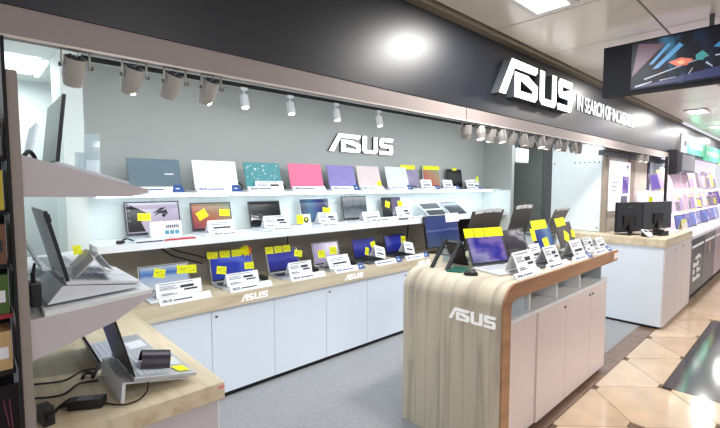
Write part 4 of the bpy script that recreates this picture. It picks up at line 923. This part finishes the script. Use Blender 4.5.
t = laptop((0.600, 2.12, 0.7445), R(90), 'farther silver laptop on the side counter below the shelf', 'laptops on the left shelves', 0.31, 0.225, 0.21, 24, BLACK, SILVER, MATS['scr_blue'], KEYSL)
t = thing('power_adapter', 'black power adapter lying near the front edge of the side counter', 'adapter', (0.272, 1.66, 0.7435), R(-30))
B(-0.055, 0.055, -0.026, 0.026, 0, 0.03).build('body', BLACK, t, bevel=0.006); B(-0.03, 0.02, -0.015, 0.015, 0.0302, 0.0308).build('rating_label', INKG, t); MB().tube([(-0.055, 0, 0.014), (-0.085, -0.005, 0.010)], 0.006, 8).build('strain_relief', BLACKM, t)
cable([(0.32, 1.63, 0.750), (0.36, 1.58, 0.749), (0.41, 1.578, 0.749), (0.44, 1.582, 0.77), (0.445, 1.584, 0.80)], 0.003, '', find('black power adapter lying near'), 'power_cord')
cable([(0.185, 1.68, 0.750), (0.20, 1.71, 0.750), (0.24, 1.745, 0.750), (0.235, 1.69, 0.752)], 0.005, '', find('black power adapter lying near'), 'power_cord')
cable([(0.14, 1.84, 0.750), (0.22, 1.80, 0.750), (0.28, 1.86, 0.750), (0.34, 1.84, 0.750)], 0.004, '', find('silver laptop with sticky notes'), 'power_cord')
cable([(0.14, 1.98, 0.750), (0.24, 1.93, 0.750), (0.31, 1.98, 0.750), (0.36, 1.96, 0.752)], 0.004, '', find('farther silver laptop on the side'), 'power_cord')
cable([(0.30, 1.90, 0.752), (0.315, 1.93, 0.758), (0.335, 1.91, 0.756), (0.33, 1.88, 0.754), (0.345, 1.90, 0.766), (0.37, 1.93, 0.78)], 0.007, '', find('silver laptop with sticky notes'), 'cord_bundle')
t = thing('power_plug', 'black plug block beside the post on the side counter', 'plug', (0.155, 1.63, 0.7435), R(12)); B(-0.016, 0.016, -0.03, 0.03, 0, 0.06).build('body', BLACK, t, bevel=0.004); B(-0.008, 0.008, -0.04, -0.03, 0.02, 0.04).build('sleeve', BLACKM, t)

# --- service counter: monitors and small things
def back_monitor(x, y, rz, label, w_, h_):
    t = thing('monitor', label, 'monitor', (x, y, 0.9425), rz, 'monitors on the service counter')
    MB().prism([(-0.10, -0.08), (0.10, -0.08), (0.12, 0.08), (-0.12, 0.08)], 'z', 0, 0.010).build('foot', BLACK, t)
    B(-0.025, 0.025, -0.03, -0.01, 0.01, 0.14).build('stem', BLACK, t)
    p = B(-w_ / 2, w_ / 2, -0.008, 0.022, 0.03, h_).build('panel', BLACK, t, bevel=0.004)
    B(-w_ / 2 + 0.012, w_ / 2 - 0.012, 0.0225, 0.0235, 0.045, h_ - 0.012).build('screen', MATS['scr_black'], p)
    B(-0.10, 0.10, -0.022, -0.0085, 0.10, 0.22).build('rear_housing', BLACKM, p, bevel=0.004)
    B(-0.03, 0.03, -0.0092, -0.0083, h_ - 0.06, h_ - 0.05).build('maker_mark', DGREY, p)
    return t
back_monitor(5.46, 1.408, R(-22), 'black monitor seen from behind at the counter edge beside the poster', 0.40, 0.365)
back_monitor(6.08, 1.275, R(-13), 'wide black monitor seen from behind, the white box beside its foot', 0.66, 0.36)
t = thing('card_reader', 'silver card reader leaning at the edge of the service counter', 'card reader', (5.30, 1.16, 0.9425), R(-40)); 
b_ = B(-0.03, 0.03, 0, 0.13, 0, 0.018).build('body', SILVER, t, bevel=0.003); b_.rotation_euler = (R(28), 0, 0); B(-0.022, 0.022, 0.07, 0.12, 0.0182, 0.019).build('display', INK, b_)
MB().prism([(0.03, 0), (0.12, 0), (0.11, 0.055)], 'x', -0.02, 0.02).build('rest', BLACK, t)
t = thing('box', 'small white box on the service counter before the wide monitor', 'box', (5.98, 1.10, 0.9425)); B(-0.14, 0.14, -0.05, 0.05, 0, 0.035).build('carton', PAPER, t); B(-0.13, 0.13, -0.045, 0.045, 0.0352, 0.036).build('lid', PALE, t)
t = thing('desk_phone', 'black desk phone beside the monitor on the service counter', 'phone', (5.62, 1.14, 0.9425), R(-20)); MB().prism([(-0.05, 0), (0.05, 0), (0.05, 0.03), (-0.05, 0.055)], 'x', -0.06, 0.06).build('body', BLACK, t); B(-0.055, -0.02, -0.05, 0.05, 0.045, 0.07).build('handset', BLACKM, t)
nn = B(-0.05, 0.05, -0.0004, 0.0004, 0, 0.08).build('sticky_note', NOTE); nn.location = (5.94, 1.318, 1.285); nn.rotation_euler = (0, 0, R(-13)); tag(nn, 'yellow note above the wide black monitor on the service counter', 'sticky note')
# white box high in the recess
t = thing('ceiling_box', 'white box mounted high before the dark recess wall', 'box', (5.88, 2.98, 1.83)); B(0, 0.40, 0, 0.20, 0, 0.21).build('case', WHITE, t, bevel=0.006); B(0.02, 0.38, -0.004, -0.0005, 0.02, 0.06).build('grille', PALE, t); B(0.18, 0.22, 0.08, 0.12, 0.21, 0.47).build('bracket', DGREY, t)

# ------------------------------------------------------------------ neighbouring shop, right
NW = mat('neighbour_white', '#ece6f0', 0.4); LIL = mat('lilac_added_glow', '#efe2f6', 0.4, emit='#f2e6ff', estr=0.7)  # lilac glow added to wall and rack boards to brighten the neighbouring shop
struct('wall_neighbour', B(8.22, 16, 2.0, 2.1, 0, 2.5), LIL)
struct('trim_10', B(8.21, 16, 1.50, 1.60, 1.99, 2.48), mat('neighbour_fascia', '#4a4448', 0.4))
GRN = mat('green_sign', '#4fc79a', 0.4, emit='#58d0a6', estr=0.3)
for k, (x0, x1, z0, z1, mt_, lab) in enumerate(((8.45, 8.72, 2.02, 2.34, mat('sign_white', '#eef4f4', 0.4, emit='#ffffff', estr=0.5), 'white lit sign panel at the start of the neighbouring fascia'), (8.74, 10.35, 2.03, 2.32, GRN, 'long green lit sign on the neighbouring shop fascia'), (10.45, 12.3, 1.98, 2.27, GRN, 'second green lit sign farther along the neighbouring fascia'), (12.4, 12.9, 1.96, 2.24, mat('sign_lime', '#d6e86a', 0.4, emit='#d6f060', estr=0.5), 'small lime lit sign on the neighbouring fascia'))):
    t = thing('shop_sign', lab, 'sign', (x0, 1.46, z0)); B(0, x1 - x0, 0.003, 0.0385, 0, z1 - z0).build('light_box', mt_, t)
    mb = MB()
    for j in range(5): mb.box((0.10 + 0.16 * j) * (x1 - x0), (0.21 + 0.16 * j) * (x1 - x0), 0.0, 0.0025, 0.35 * (z1 - z0), 0.62 * (z1 - z0))
    mb.build('lettering', PAPER if k else INKG, t)
t = thing('wall_screen', 'dark grey screen box hanging under the green signs', 'screen', (8.0, 1.40, 1.70)); B(0, 1.05, 0, 0.06, 0, 0.30).build('case', DGREY, t); B(0.06, 0.98, -0.003, -0.0005, 0.03, 0.27).build('screen', mat('dim_screen', '#77767a', 0.2), t)
B(0.3, 0.34, 0.06, 0.105, 0.286, 0.299).build('bracket', BLACK, t)
t = thing('loudspeaker', 'slim black upright speaker hanging at the shop boundary', 'speaker', (7.66, 1.3955, 1.66)); B(0, 0.20, 0, 0.10, 0, 0.36).build('case', BLACK, t); B(0.02, 0.18, -0.003, -0.0005, 0.02, 0.34).build('grille', BLACKM, t); B(0.08, 0.12, 0.10, 0.104, 0.335, 0.36).build('bracket', BLACK, t)
t = thing('wall_cabinet', 'small white wall cabinet with pictures beside the shop boundary', 'cabinet', (7.70, 1.56, 1.45)); B(0, 0.5, 0.004, 0.118, 0, 0.36).build('case', mat('pale_blue_cabinet', '#c9d6dd', 0.5), t); B(0.05, 0.45, 0.0, 0.0035, 0.20, 0.33).build('picture', DGREY, t); B(0.05, 0.45, 0.0, 0.0035, 0.04, 0.16).build('picture', SILVER, t)
# cabinets of the neighbour
for k, (x0, x1, mt_, h_, lab) in enumerate(((6.58, 7.48, BLACK, 0.86, 'black floor cabinet with white lettering next to the service counter'), (7.50, 8.45, mat('brown_cabinet', '#5a5054', 0.4), 0.86, 'brown floor cabinet next to the black lettered cabinet'), (8.47, 9.6, mat('pink_grey_cabinet', '#a58f96', 0.4), 0.86, 'pinkish floor cabinet third along the neighbouring shop'), (9.62, 10.9, mat('mauve_cabinet', '#8d7a8c', 0.4), 0.86, 'mauve floor cabinet farther along the neighbouring shop'))):
    t = thing('display_cabinet', lab, 'cabinet', (x0, 1.0, 0)); B(0, x1 - x0, 0.01, 0.60, 0.10, h_ - 0.04).build('body', mt_, t); B(0, x1 - x0, 0, 0.62, h_ - 0.039, h_).build('top', mat('neighbour_top', '#d8d2d8', 0.3), t); B(0.02, x1 - x0 - 0.02, 0.05, 0.55, 0, 0.099).build('kickboard', BLACKM, t)
    B(0.06, x1 - x0 - 0.06, 0.004, 0.0095, h_ - 0.16, h_ - 0.13).build('white_stripe', PAPER, t)
    if k == 0:
        mb = MB()
        for r_ in range(4):
            for c_ in range(4):
                if (r_ * 3 + c_) % 5 != 4: mb.box(0.18 + 0.13 * c_, 0.27 + 0.13 * c_, 0.004, 0.0095, 0.26 + 0.09 * r_, 0.32 + 0.09 * r_ - 0.02 * (c_ % 2))
        mb.build('lettering', PAPER, t)
    if k == 1: MB().tube([(0.45, 0.0095, 0.6), (0.45, 0.006, 0.6)], 0.08, 16).build('emblem', mat('tan_emblem', '#b39a80', 0.5), t)
# shelf with rows of devices
ns = thing('display_rack', 'lilac two tier display rack of the neighbouring shop full of tablets', 'rack', (6.62, 1.30, 0.862))
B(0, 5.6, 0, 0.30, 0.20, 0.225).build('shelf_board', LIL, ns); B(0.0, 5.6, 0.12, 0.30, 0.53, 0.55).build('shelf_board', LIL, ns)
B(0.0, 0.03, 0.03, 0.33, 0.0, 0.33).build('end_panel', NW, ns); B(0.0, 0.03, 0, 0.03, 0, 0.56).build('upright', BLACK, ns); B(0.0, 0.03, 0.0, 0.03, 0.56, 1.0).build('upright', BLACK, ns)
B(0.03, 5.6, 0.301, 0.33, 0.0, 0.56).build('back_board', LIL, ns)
DEV = [mat('dev_white', '#efe9f2', 0.4), mat('dev_lilac', '#b8a2dc', 0.4), mat('dev_yellow', '#e8e07a', 0.4), mat('dev_violet', '#6a52b0', 0.35), mat('dev_grey', '#8b8490', 0.4), mat('dev_rose', '#e3c6dc', 0.4)]
DN = ['white', 'lilac', 'yellow', 'violet', 'grey', 'rose']
for tier, (zz, yy, hb_) in enumerate(((1.0875, 1.335, 0.20), (1.4125, 1.455, 0.26))):
    for k in range(19):
        x = 6.78 + 0.27 * k + 0.06 * tier; c_ = (0, 5, 2, 0, 4, 1, 0, 2, 3, 5)[(k * 3 + tier * 4 + k // 5) % 10]; hh = hb_ + 0.05 * ((k * 7) % 3) - 0.03
        t = thing('tablet', '%s cased tablet on the %s tier of the neighbouring lilac rack' % (DN[c_], ('lower', 'upper')[tier]), 'tablet', (x, yy, zz), R(-30 + (k * 11) % 23), 'tablets on the neighbouring rack, ' + DN[c_] + (' low', ' high')[tier])
        p = B(-0.075, 0.075, -0.006, 0.006, 0, hh).build('case', DEV[c_], t); p.rotation_euler = (R(-12), R((k * 13) % 17 - 8), 0)
        p.location = (0, 0, 0.018)
        B(-0.06, 0.06, -0.0075, -0.0063, 0.02, hh - 0.02).build('screen', DEV[(c_ + 5) % 6], p)
        MB().prism([(0.012, 0), (0.085, 0), (0.055, 0.12)], 'x', -0.012, 0.012).build('rest', NW, t)
for k in range(8):
    x = 7.0 + 0.46 * k
    if k == 0:
        pass
    laptop((x + 0.12, 1.03, 0.8605), R(-6 + 2 * (k % 4)), 'open laptop with %s screen in the neighbouring display row' % ('violet' if k % 2 else 'blue'), 'laptops in the neighbouring display row, ' + ('violet' if k % 2 else 'blue'), 0.36, 0.19, 0.22, 10, DEV[0] if k % 2 else DGREY, DEV[0], MATS['scr_violet' if k % 2 else 'scr_blue'], KEYSL, lean=0.0)
for k in range(4):
    x = 6.64 + 0.085 * k
    t = thing('price_card', 'pale yellow card in a row at the end of the service counter', 'price card', (x, 1.10, 0.8605), R(0), 'yellow cards beside the service counter')
    MB().prism([(0, 0), (0.03, 0.20), (0.07, 0), (0.068, 0), (0.03, 0.195), (0.002, 0)], 'x', -0.04, 0.04).build('sheet', DEV[2], t); 
    pr2 = B(-0.03, 0.03, -0.001, -0.0003, 0.05, 0.15).build('print', PAPER, t); pr2.rotation_euler = (-R(8.5), 0, 0)

# ------------------------------------------------------------------ neighbouring shop, left of the post
struct('wall_neighbour_left', B(-0.6, 0.086, 1.70, 1.74, 0, 1.95), mat('dark_plum', '#2a2028', 0.6))
ls = thing('product_rack', 'dark rack with shelves of coloured boxes left of the post', 'rack', (-0.322, 1.52, 0))
B(0, 0.40, 0.16, 0.175, 0.90, 1.88).build('back_panel', BLACKM, ls)
for z in (0.98, 1.14, 1.28, 1.43, 1.58): B(0, 0.405, 0.0, 0.16, z - 0.012, z).build('shelf_board', BLACKM if z != 1.14 else mat('red_board', '#9a2430', 0.5), ls)
BXM = [('orange', '#c98a48'), ('yellow', '#d8c030'), ('purple', '#5a3f92'), ('tan', '#c9a878'), ('red', '#a83038'), ('green', '#4c6a2a'), ('brown', '#7a5038')]
kk = 0
for z, cols in ((0.981, (4, 3)), (1.141, (3, 5)), (1.281, (3, 6)), (1.431, (2, 1)), (1.581, (0, 6))):
    for j, c_ in enumerate(cols):
        hgt = 0.09 + 0.02 * (kk % 2); kk += 1
        t = thing('product_box', '%s product box on the dark rack left of the post, shelf %s' % (BXM[c_][0], {0.981: 'nearest the poster', 1.141: 'with red board', 1.281: 'above the red board', 1.431: 'below the top one', 1.581: 'at the top'}[z]), 'box', (-0.028 + 0.055 * j, 1.525, z)); 
        B(0, 0.05, 0, 0.10, 0, hgt).build('carton', mat('carton_' + BXM[c_][0], BXM[c_][1], 0.5), t); B(0.008, 0.042, -0.001, -0.0002, hgt * 0.3, hgt * 0.6).build('print', PAPER if kk % 3 else INK, t)
lp_ = thing('poster', 'black poster with pink lines and white lettering low left of the post', 'poster', (-0.322, 1.515, 0.20))
B(0, 0.408, 0, 0.004, 0, 0.74).build('sheet', mat('black_poster', '#120d14', 0.3), lp_)
mb = MB()
for a, b in ((0.372, 0.62), (0.385, 0.5), (0.352, 0.55)): mb.add([(a, -0.0008, 0.70), (a + 0.002, -0.0008, 0.70), (a + 0.012, -0.0008, b), (a + 0.010, -0.0008, b)], [(0, 1, 2, 3)])
mb.build('pink_lines', mat('pink_line', '#8a4060', 0.4), lp_)
mb = MB()
for r_ in range(2):
    for c_ in range(6): mb.box(0.33 + 0.011 * c_, 0.338 + 0.011 * c_, -0.0012, -0.0004, 0.50 - 0.03 * r_, 0.50 - 0.03 * r_ + 0.012 + 0.006 * ((c_ + r_) % 2))
mb.box(0.36, 0.366, -0.0012, -0.0004, 0.44, 0.446)
mb.build('lettering', PAPER, lp_)
